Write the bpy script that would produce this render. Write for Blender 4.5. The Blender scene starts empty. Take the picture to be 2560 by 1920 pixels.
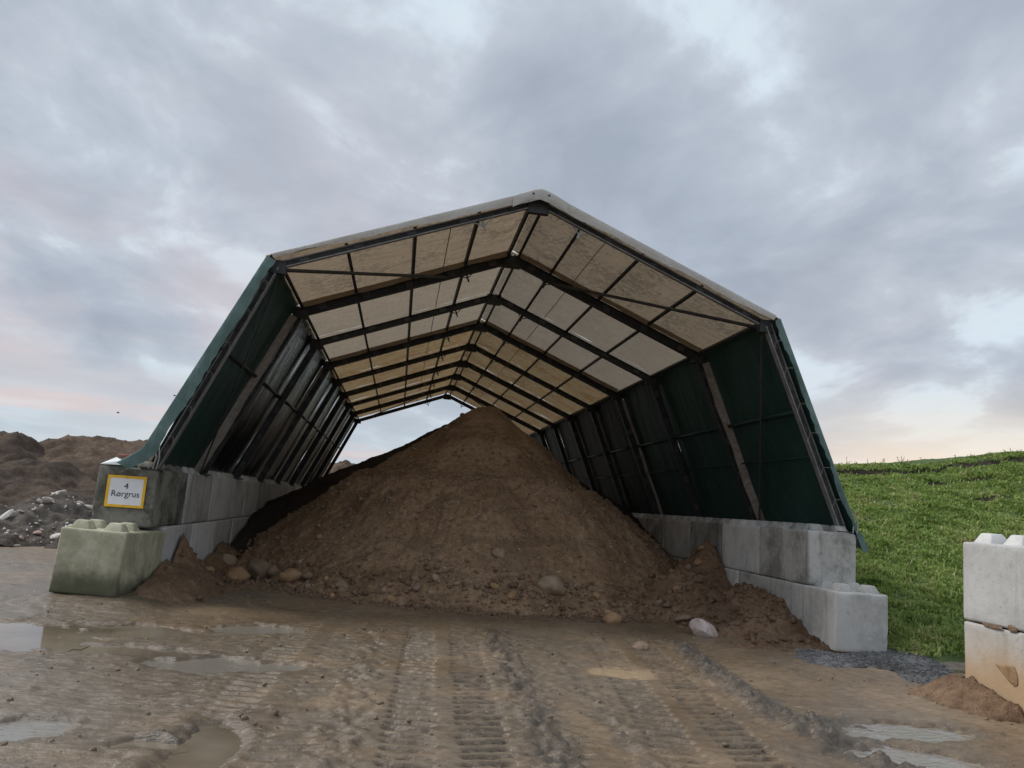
import bpy, bmesh, math, random
import numpy as np
from mathutils import Matrix, Vector

random.seed(7)
rng = np.random.default_rng(11)
S = bpy.context.scene
COL = S.collection
R = math.radians

# ------------------------------------------------------------------ camera
CAM = np.array((-0.767, -11.227, 1.581))
yaw, pit, rol = R(7.523), R(8.992), R(4.527)
fw = np.array([math.sin(yaw)*math.cos(pit), math.cos(yaw)*math.cos(pit), math.sin(pit)])
rt = np.array([math.cos(yaw), -math.sin(yaw), 0.0])
up = np.cross(rt, fw)
r2 = math.cos(rol)*rt + math.sin(rol)*up
u2 = -math.sin(rol)*rt + math.cos(rol)*up
cd = bpy.data.cameras.new("camera")
cam = bpy.data.objects.new("camera", cd)
COL.objects.link(cam)
M = Matrix.Identity(4)
for i in range(3):
    M[i][0], M[i][1], M[i][2], M[i][3] = r2[i], u2[i], -fw[i], CAM[i]
cam.matrix_world = M
cd.sensor_width = 36.0
cd.lens = 1946.1/2560*36
cd.clip_start, cd.clip_end = 0.05, 4000
S.camera = cam

# ------------------------------------------------------------------ exposure
S.view_settings.view_transform = 'Standard'
S.view_settings.look = 'None'
S.view_settings.gamma = 1
S.view_settings.exposure = 0.82
S.cycles.max_bounces = 5
S.cycles.diffuse_bounces = 3
S.cycles.glossy_bounces = 2
S.cycles.transmission_bounces = 3

# ------------------------------------------------------------------ sun (overcast: broad and weak)
SUN_EL, SUN_DIR = R(48), np.array((-0.95, 0.30))
sd = bpy.data.lights.new("sun", 'SUN')
sd.energy = 1.5
sd.angle = R(26)
sd.color = (1.0, 0.965, 0.92)
sun = bpy.data.objects.new("sun", sd)
COL.objects.link(sun)
tosun = Vector((SUN_DIR[0]*math.cos(SUN_EL), SUN_DIR[1]*math.cos(SUN_EL), math.sin(SUN_EL)))
sun.rotation_euler = tosun.to_track_quat('Z', 'Y').to_euler()
sun.location = (0, -20, 30)


# ------------------------------------------------------------------ node helper
class NT:
    def __init__(self, tree):
        self.t = tree
        self.n = tree.nodes
        self.l = tree.links

    def node(self, typ, **kw):
        nd = self.n.new(typ)
        for k, v in kw.items():
            setattr(nd, k, v)
        return nd

    def put(self, sock, v):
        if isinstance(v, bpy.types.NodeSocket):
            self.l.new(v, sock)
        elif v is not None:
            sock.default_value = v

    def math(self, op, a, b=None, c=None, clamp=False):
        m = self.node('ShaderNodeMath', operation=op)
        m.use_clamp = clamp
        self.put(m.inputs[0], a)
        if b is not None: self.put(m.inputs[1], b)
        if c is not None: self.put(m.inputs[2], c)
        return m.outputs[0]

    def vmath(self, op, a, b=None):
        m = self.node('ShaderNodeVectorMath', operation=op)
        self.put(m.inputs[0], a)
        if b is not None: self.put(m.inputs[1], b)
        return m.outputs['Value'] if op in ('DOT_PRODUCT', 'LENGTH') else m.outputs[0]

    def noise(self, vec, scale, detail=4, rough=0.55, dist=0.0):
        nd = self.node('ShaderNodeTexNoise')
        if vec is not None: self.put(nd.inputs['Vector'], vec)
        nd.inputs['Scale'].default_value = scale
        nd.inputs['Detail'].default_value = detail
        nd.inputs['Roughness'].default_value = rough
        nd.inputs['Distortion'].default_value = dist
        return nd.outputs['Fac']

    def voronoi(self, vec, scale, feature='F1'):
        nd = self.node('ShaderNodeTexVoronoi', feature=feature)
        if vec is not None: self.put(nd.inputs['Vector'], vec)
        nd.inputs['Scale'].default_value = scale
        return nd

    def step(self, v, a, b):
        m = self.node('ShaderNodeMapRange', interpolation_type='SMOOTHSTEP')
        self.put(m.inputs[0], v)
        m.inputs[1].default_value, m.inputs[2].default_value = a, b
        return m.outputs[0]

    def mix(self, f, a, b, blend='MIX'):
        m = self.node('ShaderNodeMix', data_type='RGBA', blend_type=blend)
        self.put(m.inputs[0], f)
        for s, v in ((m.inputs[6], a), (m.inputs[7], b)):
            if isinstance(v, (tuple, list)) and len(v) == 3: v = (*v, 1)
            self.put(s, v)
        return m.outputs[2]

    def ramp(self, f, stops):
        r = self.node('ShaderNodeValToRGB')
        e = r.color_ramp.elements
        while len(e) < len(stops): e.new(0.5)
        for el, (p, c) in zip(e, stops):
            el.position = p
            el.color = (*c, 1)
        self.put(r.inputs[0], f)
        return r.outputs[0]

    def mapping(self, vec, scale=(1, 1, 1), rot=(0, 0, 0), loc=(0, 0, 0)):
        m = self.node('ShaderNodeMapping')
        self.put(m.inputs['Vector'], vec)
        m.inputs['Scale'].default_value = scale
        m.inputs['Rotation'].default_value = rot
        m.inputs['Location'].default_value = loc
        return m.outputs[0]

    def bump(self, h, strength=0.5, dist=0.02, normal=None):
        b = self.node('ShaderNodeBump')
        self.put(b.inputs['Height'], h)
        b.inputs['Strength'].default_value = strength
        b.inputs['Distance'].default_value = dist
        if normal is not None: self.put(b.inputs['Normal'], normal)
        return b.outputs[0]


# ------------------------------------------------------------------ world: overcast evening sky
world = bpy.data.worlds.new("World")
S.world = world
world.use_nodes = True
wt = NT(world.node_tree)
wt.n.clear()
wout = wt.node('ShaderNodeOutputWorld')
wbg = wt.node('ShaderNodeBackground')
wbg.inputs['Strength'].default_value = 0.057
sky = wt.node('ShaderNodeTexSky', sky_type='NISHITA')
sky.sun_disc = False
sky.sun_elevation = SUN_EL
sky.sun_rotation = math.atan2(SUN_DIR[0], SUN_DIR[1])
sky.air_density, sky.dust_density, sky.ozone_density = 1.0, 1.5, 1.0
wc = wt.node('ShaderNodeTexCoord').outputs['Generated']
wd = wt.vmath('NORMALIZE', wc)
sep = wt.node('ShaderNodeSeparateXYZ')
wt.put(sep.inputs[0], wd)
dz = wt.math('MAXIMUM', sep.outputs[2], 0.0)
den = wt.math('ADD', dz, 0.22)
comb = wt.node('ShaderNodeCombineXYZ')
wt.put(comb.inputs[0], wt.math('DIVIDE', sep.outputs[0], den))
wt.put(comb.inputs[1], wt.math('DIVIDE', sep.outputs[1], den))
cp = wt.mapping(comb.outputs[0], scale=(1.0, 0.8, 1), rot=(0, 0, R(-28)), loc=(3.3, 1.75, 0))
n1 = wt.noise(cp, 0.95, 3.0, 0.5, 0.25)
n2 = wt.noise(wt.mapping(cp, loc=(7.1, 2.2, 0)), 2.6, 6, 0.56, 0.25)
n3 = wt.noise(wt.mapping(cp, loc=(1.1, 9.2, 4)), 1.5, 3, 0.5, 0.2)
t = wt.math('ADD', wt.math('MULTIPLY', n1, 0.42), wt.math('MULTIPLY', n2, 0.58))
cloud = wt.ramp(t, [(0.36, (3.5, 4.1, 5.0)), (0.45, (4.3, 4.95, 5.85)), (0.51, (5.2, 5.85, 6.7)),
                    (0.56, (6.7, 7.8, 8.7)), (0.64, (8.2, 9.3, 10.0))])
# dusk pink in the cloud bellies, strongest low over the left
leftness = wt.step(sep.outputs[0], 0.25, -0.55)
low = wt.step(sep.outputs[2], 0.62, 0.10)
pink = wt.math('MULTIPLY', wt.math('MULTIPLY', low, wt.math('ADD', wt.math('MULTIPLY', leftness, 0.75), 0.12)),
               wt.step(n3, 0.36, 0.62), clamp=True)
cloud = wt.mix(0.05, cloud, (6.6, 5.9, 6.3))
cloud = wt.mix(pink, cloud, (6.4, 5.6, 5.9))
# thin places in the cover let the clear sky through
gap = wt.math('MULTIPLY', wt.step(t, 0.56, 0.66), 0.30)
cloud = wt.mix(gap, cloud, sky.outputs[0])
# flat streaks and paler air towards the horizon
streak = wt.noise(wt.mapping(wd, scale=(1.2, 1.2, 16)), 2.1, 4, 0.5, 0.15)
hz = wt.step(sep.outputs[2], 0.20, 0.015)
hcol = wt.ramp(streak, [(0.36, (5.0, 5.9, 6.6)), (0.5, (5.9, 6.6, 7.1)), (0.58, (7.2, 6.2, 6.1)), (0.68, (7.8, 7.8, 7.7))])
cloud = wt.mix(wt.math('MULTIPLY', hz, 0.8), cloud, hcol)
# last light low in the sky on the right
gd = wt.vmath('DOT_PRODUCT', wd, tuple(Vector((0.80, 0.86, 0.09)).normalized()))
gl = wt.math('MULTIPLY', wt.math('POWER', wt.step(gd, 0.93, 1.0), 1.6), wt.step(sep.outputs[2], 0.20, 0.06))
cloud = wt.mix(wt.math('MULTIPLY', gl, 0.7), cloud, (11.2, 9.2, 6.9))
wt.put(wbg.inputs['Color'], cloud)
wt.l.new(wbg.outputs[0], wout.inputs[0])


# ------------------------------------------------------------------ numpy noise
_PRM = np.random.default_rng(3).permutation(1024).astype(np.int32)
_PRM = np.concatenate([_PRM, _PRM])
_GX = np.cos(np.arange(1024)*2*np.pi/1024*7).astype(np.float32)
_GY = np.sin(np.arange(1024)*2*np.pi/1024*7).astype(np.float32)


def vn(x, y, seed=0):
    x = np.asarray(x, np.float32)+np.float32((seed*37) % 211)
    y = np.asarray(y, np.float32)+np.float32((seed*61) % 197)
    ix, iy = np.floor(x), np.floor(y)
    fx, fy = x-ix, y-iy
    ix, iy = ix.astype(np.int32) & 1023, iy.astype(np.int32) & 1023
    ux, uy = fx*fx*fx*(fx*(fx*6-15)+10), fy*fy*fy*(fy*(fy*6-15)+10)
    p0, p1 = _PRM[ix], _PRM[(ix+1) & 1023]
    iy1 = (iy+1) & 1023
    h = _PRM[p0+iy]
    a = _GX[h]*fx+_GY[h]*fy
    h = _PRM[p1+iy]
    a = a+ux*(_GX[h]*(fx-1)+_GY[h]*fy-a)
    h = _PRM[p0+iy1]
    b = _GX[h]*fx+_GY[h]*(fy-1)
    h = _PRM[p1+iy1]
    b = b+ux*(_GX[h]*(fx-1)+_GY[h]*(fy-1)-b)
    return (a+uy*(b-a))*np.float32(1.5)


def fbm(x, y, scale, octv=4, seed=0, gain=0.5):
    s, a, tot = 0.0, 1.0, 0.0
    for o in range(octv):
        s = s+a*vn(x*scale*2**o+o*17.3, y*scale*2**o-o*9.1, seed+o)
        tot += a
        a *= gain
    return s/tot


def sst(v, a, b):
    t_ = np.clip((v-a)/(b-a), 0, 1)
    return t_*t_*(3-2*t_)


# ------------------------------------------------------------------ object helpers
def tag(o, label=None, cat=None, group=None, kind=None):
    if label: o['label'] = label
    if cat: o['category'] = cat
    if group: o['group'] = group
    if kind: o['kind'] = kind
    return o


def link(name, me, mat=None, parent=None, smooth=False):
    o = bpy.data.objects.new(name, me)
    COL.objects.link(o)
    if mat is not None and me is not None and len(me.materials) == 0: me.materials.append(mat)
    if parent is not None: o.parent = parent
    if smooth and me is not None:
        me.polygons.foreach_set('use_smooth', [True]*len(me.polygons))
    return o


def empty(name, loc=(0, 0, 0)):
    o = bpy.data.objects.new(name, None)
    o.empty_display_size = 0.3
    o.location = loc
    COL.objects.link(o)
    return o


def mesh_np(name, V, F):
    """V (n,3); F (m,k) faces with one vertex count"""
    me = bpy.data.meshes.new(name)
    V = np.asarray(V, np.float32)
    F = np.asarray(F, np.int32)
    m, k = F.shape
    me.vertices.add(len(V))
    me.vertices.foreach_set('co', V.ravel())
    me.loops.add(m*k)
    me.loops.foreach_set('vertex_index', F.ravel())
    me.polygons.add(m)
    me.polygons.foreach_set('loop_start', np.arange(0, m*k, k, dtype=np.int32))
    me.update(calc_edges=True)
    me.validate()
    return me


def attr(me, name, vals):
    a = me.attributes.new(name, 'FLOAT', 'POINT')
    a.data.foreach_set('value', np.asarray(vals, np.float32).ravel())


def grid_faces(nx, ny, mask=None):
    i = np.arange(nx*ny).reshape(ny, nx)
    F = np.stack([i[:-1, :-1], i[:-1, 1:], i[1:, 1:], i[1:, :-1]], -1).reshape(-1, 4)
    if mask is not None:
        mm = mask.reshape(-1)
        F = F[mm[F].any(1)]
    return F


def compact(V, F):
    used = np.unique(F)
    idx = -np.ones(len(V), np.int64)
    idx[used] = np.arange(len(used))
    return V[used], idx[F], used


class MB:
    """collects boxes, bars and tubes, builds ONE mesh"""
    def __init__(self):
        self.v, self.f = [], []

    def add(self, V, F):
        b = len(self.v)
        self.v += [tuple(p) for p in V]
        self.f += [tuple(i+b for i in q) for q in F]
        return self

    def box(self, lo, hi):
        (a, b, c), (d, e, g) = lo, hi
        V = [(a, b, c), (d, b, c), (d, e, c), (a, e, c), (a, b, g), (d, b, g), (d, e, g), (a, e, g)]
        return self.add(V, [(3, 2, 1, 0), (4, 5, 6, 7), (0, 1, 5, 4), (1, 2, 6, 5), (2, 3, 7, 6), (3, 0, 4, 7)])

    def bar(self, p, q, w, d, ref=(0, 1, 0), off=(0, 0)):
        """box from p to q; w measured along ref, d across it; off shifts in (ref, across)"""
        p, q = Vector(p), Vector(q)
        t_ = (q-p).normalized()
        a = Vector(ref)
        a = (a-t_*a.dot(t_)).normalized()
        b = t_.cross(a)
        V = []
        for e in (p, q):
            c = e+a*off[0]+b*off[1]
            for s1, s2 in ((-1, -1), (1, -1), (1, 1), (-1, 1)):
                V.append(c+a*(s1*w/2)+b*(s2*d/2))
        return self.add(V, [(3, 2, 1, 0), (4, 5, 6, 7), (0, 1, 5, 4), (1, 2, 6, 5), (2, 3, 7, 6), (3, 0, 4, 7)])

    def tube(self, pts, r, n=6):
        pts = [Vector(p) for p in pts]
        V, F = [], []
        for k, p in enumerate(pts):
            t_ = (pts[min(k+1, len(pts)-1)]-pts[max(k-1, 0)]).normalized()
            a = t_.cross(Vector((0.31, 0.2, 0.93)))
            a.normalize()
            b = t_.cross(a)
            for j in range(n):
                an = 2*math.pi*j/n
                V.append(p+a*(math.cos(an)*r)+b*(math.sin(an)*r))
        for k in range(len(pts)-1):
            for j in range(n):
                F.append((k*n+j, k*n+(j+1) % n, (k+1)*n+(j+1) % n, (k+1)*n+j))
        F.append(tuple(range(n))[::-1])
        F.append(tuple((len(pts)-1)*n+j for j in range(n)))
        return self.add(V, F)

    def mesh(self, name):
        me = bpy.data.meshes.new(name)
        me.from_pydata(self.v, [], self.f)
        me.update()
        return me

    def build(self, name, mat, parent=None, smooth=False):
        return link(name, self.mesh(name), mat, parent, smooth)


def bevel_mesh(me, w, seg=2):
    bm = bmesh.new()
    bm.from_mesh(me)
    bmesh.ops.bevel(bm, geom=bm.edges[:], offset=w, segments=seg, affect='EDGES', profile=0.5)
    bm.to_mesh(me)
    bm.free()
    return me


# ------------------------------------------------------------------ materials
def material(name):
    m = bpy.data.materials.new(name)
    m.use_nodes = True
    k = NT(m.node_tree)
    bs = k.n['Principled BSDF']
    return m, k, bs


def coords(k, kind='Object'):
    if kind == 'World':
        return k.node('ShaderNodeNewGeometry').outputs['Position']
    return k.node('ShaderNodeTexCoord').outputs[kind]


def soil_mat(name, ca, cb, cc, rough=0.9, bump=0.6, scale=1.0, wetattr=False):
    m, k, bs = material(name)
    c = coords(k, 'World')
    n1_ = k.noise(c, 0.9*scale, 5, 0.6)
    n2_ = k.noise(c, 9*scale, 6, 0.65)
    n3_ = k.noise(c, 55*scale, 4, 0.6)
    f = k.math('ADD', k.math('MULTIPLY', n1_, 0.55), k.math('MULTIPLY', n2_, 0.45))
    col = k.ramp(f, [(0.36, ca), (0.5, cb), (0.64, cc)])
    damp = k.noise(k.mapping(c, scale=(0.5, 0.5, 1.6)), 1.1*scale, 4, 0.6, 0.6)
    col = k.mix(k.math('MULTIPLY', k.step(damp, 0.52, 0.62), 0.55), col, k.mix(0.5, col, (0.05, 0.032, 0.02)))
    sp = k.voronoi(c, 38*scale)
    grit = k.math('LESS_THAN', sp.outputs['Distance'], 0.16)
    grit = k.math('MULTIPLY', grit, k.math('GREATER_THAN', k.noise(c, 31*scale, 1), 0.56))
    col = k.mix(k.math('MULTIPLY', grit, 0.6), col, (0.34, 0.29, 0.23))
    col = k.mix(k.step(n3_, 0.55, 0.30), col, k.mix(0.55, col, (0.03, 0.022, 0.016)))
    k.put(bs.inputs['Base Color'], col)
    bs.inputs['Roughness'].default_value = rough
    bs.inputs['Specular IOR Level'].default_value = 0.25
    h = k.math('ADD', k.math('MULTIPLY', n2_, 0.8), k.math('MULTIPLY', n3_, 0.6))
    h = k.math('ADD', h, k.math('MULTIPLY', grit, 0.25))
    k.put(bs.inputs['Normal'], k.bump(h, bump, 0.05))
    return m


M_pile = soil_mat('pit_run_gravel', (0.18, 0.110, 0.062), (0.295, 0.190, 0.112), (0.42, 0.29, 0.185))
M_pile_shade = soil_mat('painted_shade_soil', (0.022, 0.017, 0.014), (0.036, 0.028, 0.022), (0.06, 0.046, 0.036))  # near-black: deep shade behind the front cone is put into the colour
M_heap = soil_mat('reddish_soil', (0.165, 0.10, 0.060), (0.25, 0.16, 0.10), (0.34, 0.23, 0.15), bump=0.9)
M_dark = soil_mat('dark_topsoil', (0.030, 0.021, 0.016), (0.062, 0.043, 0.032), (0.125, 0.089, 0.064), scale=0.6, bump=1.0)
M_brown = soil_mat('brown_soil', (0.060, 0.039, 0.027), (0.112, 0.076, 0.052), (0.20, 0.142, 0.10), scale=0.6, bump=1.0)
M_grey = soil_mat('grey_rubble_soil', (0.042, 0.036, 0.031), (0.082, 0.070, 0.060), (0.16, 0.14, 0.12), scale=0.6, bump=1.0)
M_sand = soil_mat('sandy_soil', (0.17, 0.125, 0.082), (0.24, 0.18, 0.12), (0.30, 0.23, 0.16), scale=0.5, bump=0.8)
M_gravel = soil_mat('blue_grey_chippings', (0.10, 0.101, 0.105), (0.18, 0.182, 0.188), (0.34, 0.342, 0.345), scale=1.3, bump=1.0)


def mud_mat():
    m, k, bs = material('wet_mud')
    c = coords(k, 'World')
    wet = k.node('ShaderNodeAttribute', attribute_name='wet').outputs['Fac']
    tone = k.node('ShaderNodeAttribute', attribute_name='tone').outputs['Fac']
    n1_ = k.noise(c, 0.8, 5, 0.6, 0.4)
    n2_ = k.noise(c, 7, 6, 0.65)
    n3_ = k.noise(c, 60, 4, 0.65)
    f = k.math('ADD', k.math('MULTIPLY', n1_, 0.6), k.math('MULTIPLY', n2_, 0.4))
    col = k.ramp(f, [(0.36, (0.12, 0.082, 0.050)), (0.48, (0.178, 0.125, 0.077)), (0.60, (0.245, 0.176, 0.113))])
    grey = k.ramp(n2_, [(0.3, (0.11, 0.083, 0.057)), (0.6, (0.185, 0.143, 0.100))])
    col = k.mix(k.step(k.noise(k.mapping(c, loc=(5, 3, 1)), 0.55, 4, 0.6, 0.5), 0.47, 0.58), col, grey)
    col = k.mix(k.step(tone, 0.02, 1.0), col, (0.34, 0.245, 0.15))           # silt left by dried puddles
    col = k.mix(k.step(tone, -0.02, -0.8), col, (0.095, 0.075, 0.056))       # freshly churned mud
    mot = k.noise(k.mapping(c, scale=(0.45, 1.25, 1)), 16, 6, 0.7, 0.3)
    col = k.mix(k.math('MULTIPLY', k.step(mot, 0.47, 0.36), 0.75), col, k.mix(0.62, col, (0.045, 0.035, 0.026)))
    col = k.mix(k.math('MULTIPLY', k.step(mot, 0.56, 0.68), 0.5), col, (0.36, 0.285, 0.205))
    sp = k.voronoi(c, 26)
    grit = k.math('MULTIPLY', k.math('LESS_THAN', sp.outputs['Distance'], 0.15), k.math('GREATER_THAN', k.noise(c, 23, 1), 0.60))
    col = k.mix(k.math('MULTIPLY', grit, 0.75), col, (0.42, 0.39, 0.34))
    col = k.mix(k.math('MULTIPLY', wet, 0.25), col, k.mix(0.5, col, (0.08, 0.062, 0.045)))
    k.put(bs.inputs['Base Color'], col)
    wn = k.math('ADD', wet, k.math('MULTIPLY', k.math('SUBTRACT', n2_, 0.5), 0.7))
    rg = k.node('ShaderNodeMapRange')
    k.put(rg.inputs[0], wn)
    rg.inputs[1].default_value, rg.inputs[2].default_value = 0.0, 0.9
    rg.inputs[3].default_value, rg.inputs[4].default_value = 0.64, 0.21
    k.put(bs.inputs['Roughness'], rg.outputs[0])
    bs.inputs['Specular IOR Level'].default_value = 0.5
    h = k.math('ADD', k.math('MULTIPLY', n3_, 0.3), k.math('MULTIPLY', k.noise(k.mapping(c, scale=(0.6, 1.5, 1)), 24, 5, 0.65), 1.1))
    k.put(bs.inputs['Normal'], k.bump(h, 0.55, 0.03))
    return m


M_mud = mud_mat()


def water_mat():
    m, k, bs = material('muddy_water')
    c = coords(k, 'World')
    n = k.noise(c, 1.6, 3, 0.5)
    k.put(bs.inputs['Base Color'], k.ramp(n, [(0.35, (0.13, 0.10, 0.07)), (0.65, (0.20, 0.165, 0.12))]))
    bs.inputs['Roughness'].default_value = 0.04
    bs.inputs['IOR'].default_value = 1.6
    k.put(bs.inputs['Normal'], k.bump(k.noise(k.mapping(c, scale=(1, 2.4, 1)), 7, 3, 0.5), 0.06, 0.02))
    return m


M_water = water_mat()


def ripple_mat():
    m, k, bs = material('rippled_silty_water')
    c = coords(k, 'World')
    bs.inputs['Base Color'].default_value = (0.20, 0.18, 0.15, 1)
    bs.inputs['Roughness'].default_value = 0.05
    bs.inputs['IOR'].default_value = 1.7
    k.put(bs.inputs['Normal'], k.bump(k.noise(k.mapping(c, scale=(1, 2.0, 1)), 9, 3, 0.55, 0.3), 0.32, 0.03))
    return m


M_ripple = ripple_mat()


def concrete_mat(name, base, dark, streak=0.5, moss=0.0, mud=0.0):
    m, k, bs = material(name)
    c = coords(k, 'World')
    rnd = k.node('ShaderNodeObjectInfo').outputs['Random']
    off = k.node('ShaderNodeCombineXYZ')
    k.put(off.inputs[0], k.math('MULTIPLY', rnd, 40.0))
    k.put(off.inputs[2], k.math('MULTIPLY', rnd, 17.0))
    c2 = k.vmath('ADD', c, off.outputs[0])
    n1_ = k.noise(c2, 1.7, 5, 0.6, 0.3)
    n2_ = k.noise(c2, 14, 5, 0.65)
    n3_ = k.noise(c, 90, 3, 0.6)
    st = k.noise(k.mapping(c2, scale=(7, 7, 0.55)), 1.0, 4, 0.6, 0.4)
    col = k.mix(k.step(k.math('ADD', k.math('MULTIPLY', n1_, 0.75), k.math('MULTIPLY', n2_, 0.25)), 0.38, 0.60), dark, base)
    col = k.mix(k.math('MULTIPLY', k.step(st, 0.52, 0.70), streak), col, k.mix(0.65, col, (0.10, 0.095, 0.085)))
    col = k.mix(k.math('MULTIPLY', k.step(n2_, 0.60, 0.75), 0.35), col, (0.60, 0.60, 0.57))
    col = k.mix(k.math('MULTIPLY', k.step(n2_, 0.40, 0.28), 0.5), col, k.mix(0.5, col, (0.09, 0.085, 0.075)))
    pv = k.voronoi(c2, 22)
    pit = k.math('MULTIPLY', k.math('LESS_THAN', pv.outputs['Distance'], 0.13), k.math('GREATER_THAN', k.noise(c2, 9, 1), 0.56))
    col = k.mix(k.math('MULTIPLY', pit, 0.6), col, (0.10, 0.095, 0.085))
    if not (moss or mud):                      # castings differ from block to block
        vm = k.node('ShaderNodeVectorMath', operation='SCALE')
        k.put(vm.inputs[0], col)
        k.put(vm.inputs['Scale'], k.math('ADD', k.math('MULTIPLY', rnd, 0.36), 0.70))
        col = vm.outputs[0]
    zz = k.node('ShaderNodeSeparateXYZ')
    k.put(zz.inputs[0], c)
    if moss:
        mm = k.math('MULTIPLY', k.step(k.math('ADD', k.noise(c2, 2.6, 5, 0.65), 0.0), 0.36, 0.62), moss)
        col = k.mix(mm, col, (0.19, 0.185, 0.105))
        edge = k.math('MULTIPLY', k.step(k.math('ADD', zz.outputs[2], k.math('MULTIPLY', k.math('SUBTRACT', n1_, 0.5), 0.6)), 0.42, 0.16), min(1.0, 1.9*moss))
        col = k.mix(edge, col, (0.055, 0.062, 0.03))
    if mud:
        lev = k.math('ADD', zz.outputs[2], k.math('MULTIPLY', k.math('SUBTRACT', n1_, 0.5), 0.5))
        col = k.mix(k.math('MULTIPLY', k.step(lev, 0.78, 0.30), mud), col, (0.43, 0.29, 0.165))
    k.put(bs.inputs['Base Color'], col)
    bs.inputs['Roughness'].default_value = 0.88
    bs.inputs['Specular IOR Level'].default_value = 0.25
    h = k.math('ADD', k.math('MULTIPLY', n3_, 0.25), k.math('MULTIPLY', n2_, 0.5))
    h = k.math('SUBTRACT', h, k.math('MULTIPLY', pit, 0.5))
    k.put(bs.inputs['Normal'], k.bump(h, 0.55, 0.02))
    return m


M_conc = concrete_mat('concrete', (0.62, 0.61, 0.58), (0.45, 0.445, 0.42), 0.6)
M_conc_b = concrete_mat('blotchy_concrete', (0.54, 0.53, 0.50), (0.27, 0.265, 0.245), 0.7)
M_conc_g = concrete_mat('mid_grey_concrete', (0.57, 0.56, 0.53), (0.42, 0.415, 0.395), 0.5)
M_conc_l = concrete_mat('pale_concrete', (0.66, 0.66, 0.645), (0.53, 0.53, 0.515), 0.3)
M_conc_d = concrete_mat('stained_concrete', (0.44, 0.43, 0.40), (0.24, 0.235, 0.21), 0.85)
M_conc_s = concrete_mat('dirty_wet_concrete', (0.25, 0.245, 0.215), (0.075, 0.075, 0.062), 0.95, 0.08)
M_conc_m = concrete_mat('mossy_concrete', (0.60, 0.575, 0.43), (0.44, 0.42, 0.31), 0.6, 0.42)
M_conc_mud = concrete_mat('mud_splashed_concrete', (0.52, 0.51, 0.485), (0.42, 0.41, 0.385), 0.25, 0, 0.9)


def sheet_mat(name, ca, cb, dirt=0.5, trans=0.45, mould=(0.13, 0.09, 0.06)):
    m, k, bs = material(name)
    c = coords(k, 'World')
    n1_ = k.noise(c, 1.3, 5, 0.62, 0.3)
    n2_ = k.noise(k.mapping(c, scale=(1.0, 5.0, 1.0)), 2.2, 5, 0.65, 0.4)
    n3_ = k.noise(c, 13, 5, 0.7)
    col = k.mix(k.step(n1_, 0.35, 0.65), ca, cb)
    d = k.math('MULTIPLY', k.step(k.math('ADD', k.math('MULTIPLY', n1_, 0.5), k.math('MULTIPLY', n3_, 0.5)), 0.45, 0.58), dirt)
    col = k.mix(d, col, mould)
    col = k.mix(k.math('MULTIPLY', k.step(n2_, 0.48, 0.66), dirt*0.65), col, mould)
    k.put(bs.inputs['Base Color'], col)
    bs.inputs['Roughness'].default_value = 0.5
    bs.inputs['Specular IOR Level'].default_value = 0.3
    fold = k.noise(k.mapping(c, scale=(0.35, 3.0, 0.35)), 2.0, 3, 0.5, 0.5)
    nb = k.bump(k.math('ADD', fold, k.math('MULTIPLY', n3_, 0.06)), 0.6, 0.08)
    k.put(bs.inputs['Normal'], nb)
    tr = k.node('ShaderNodeBsdfTranslucent')
    k.put(tr.inputs['Color'], col)
    mx = k.node('ShaderNodeMixShader')
    mx.inputs[0].default_value = trans
    k.l.new(bs.outputs[0], mx.inputs[1])
    k.l.new(tr.outputs[0], mx.inputs[2])
    k.l.new(mx.outputs[0], k.n['Material Output'].inputs['Surface'])
    return m


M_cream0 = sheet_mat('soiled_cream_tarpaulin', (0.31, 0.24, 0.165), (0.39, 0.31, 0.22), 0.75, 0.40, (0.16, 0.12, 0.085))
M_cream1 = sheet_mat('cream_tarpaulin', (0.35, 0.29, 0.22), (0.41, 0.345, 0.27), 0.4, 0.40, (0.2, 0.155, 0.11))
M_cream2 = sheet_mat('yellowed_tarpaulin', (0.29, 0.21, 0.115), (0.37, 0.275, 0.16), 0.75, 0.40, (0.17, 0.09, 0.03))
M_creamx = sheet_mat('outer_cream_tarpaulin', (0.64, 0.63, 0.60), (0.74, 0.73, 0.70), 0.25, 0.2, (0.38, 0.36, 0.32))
M_joint = sheet_mat('clean_joint_tarpaulin', (0.70, 0.60, 0.36), (0.75, 0.64, 0.40), 0.1, 0.7)
M_strip = sheet_mat('tan_canvas_strip', (0.27, 0.245, 0.215), (0.35, 0.32, 0.285), 0.5, 0.1)
M_valance = sheet_mat('brown_canvas_flap', (0.26, 0.20, 0.14), (0.33, 0.26, 0.19), 0.4, 0.35)


def green_mat(name, ca, cb, rough, gloss, wrinkle):
    m, k, bs = material(name)
    c = coords(k, 'World')
    n1_ = k.noise(c, 1.1, 4, 0.6, 0.2)
    n2_ = k.noise(k.mapping(c, scale=(6, 6, 0.7), rot=(0, R(20), 0)), 1.2, 5, 0.65, 0.6)
    k.put(bs.inputs['Base Color'], k.mix(k.step(k.math('ADD', k.math('MULTIPLY', n1_, .6), k.math('MULTIPLY', n2_, .4)), 0.38, 0.66), ca, cb))
    bs.inputs['Roughness'].default_value = rough
    bs.inputs['Specular IOR Level'].default_value = gloss
    k.put(bs.inputs['Normal'], k.bump(k.math('ADD', n2_, k.math('MULTIPLY', k.noise(c, 9, 4, 0.6, 0.5), 0.35)), wrinkle, 0.05))
    return m


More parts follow.
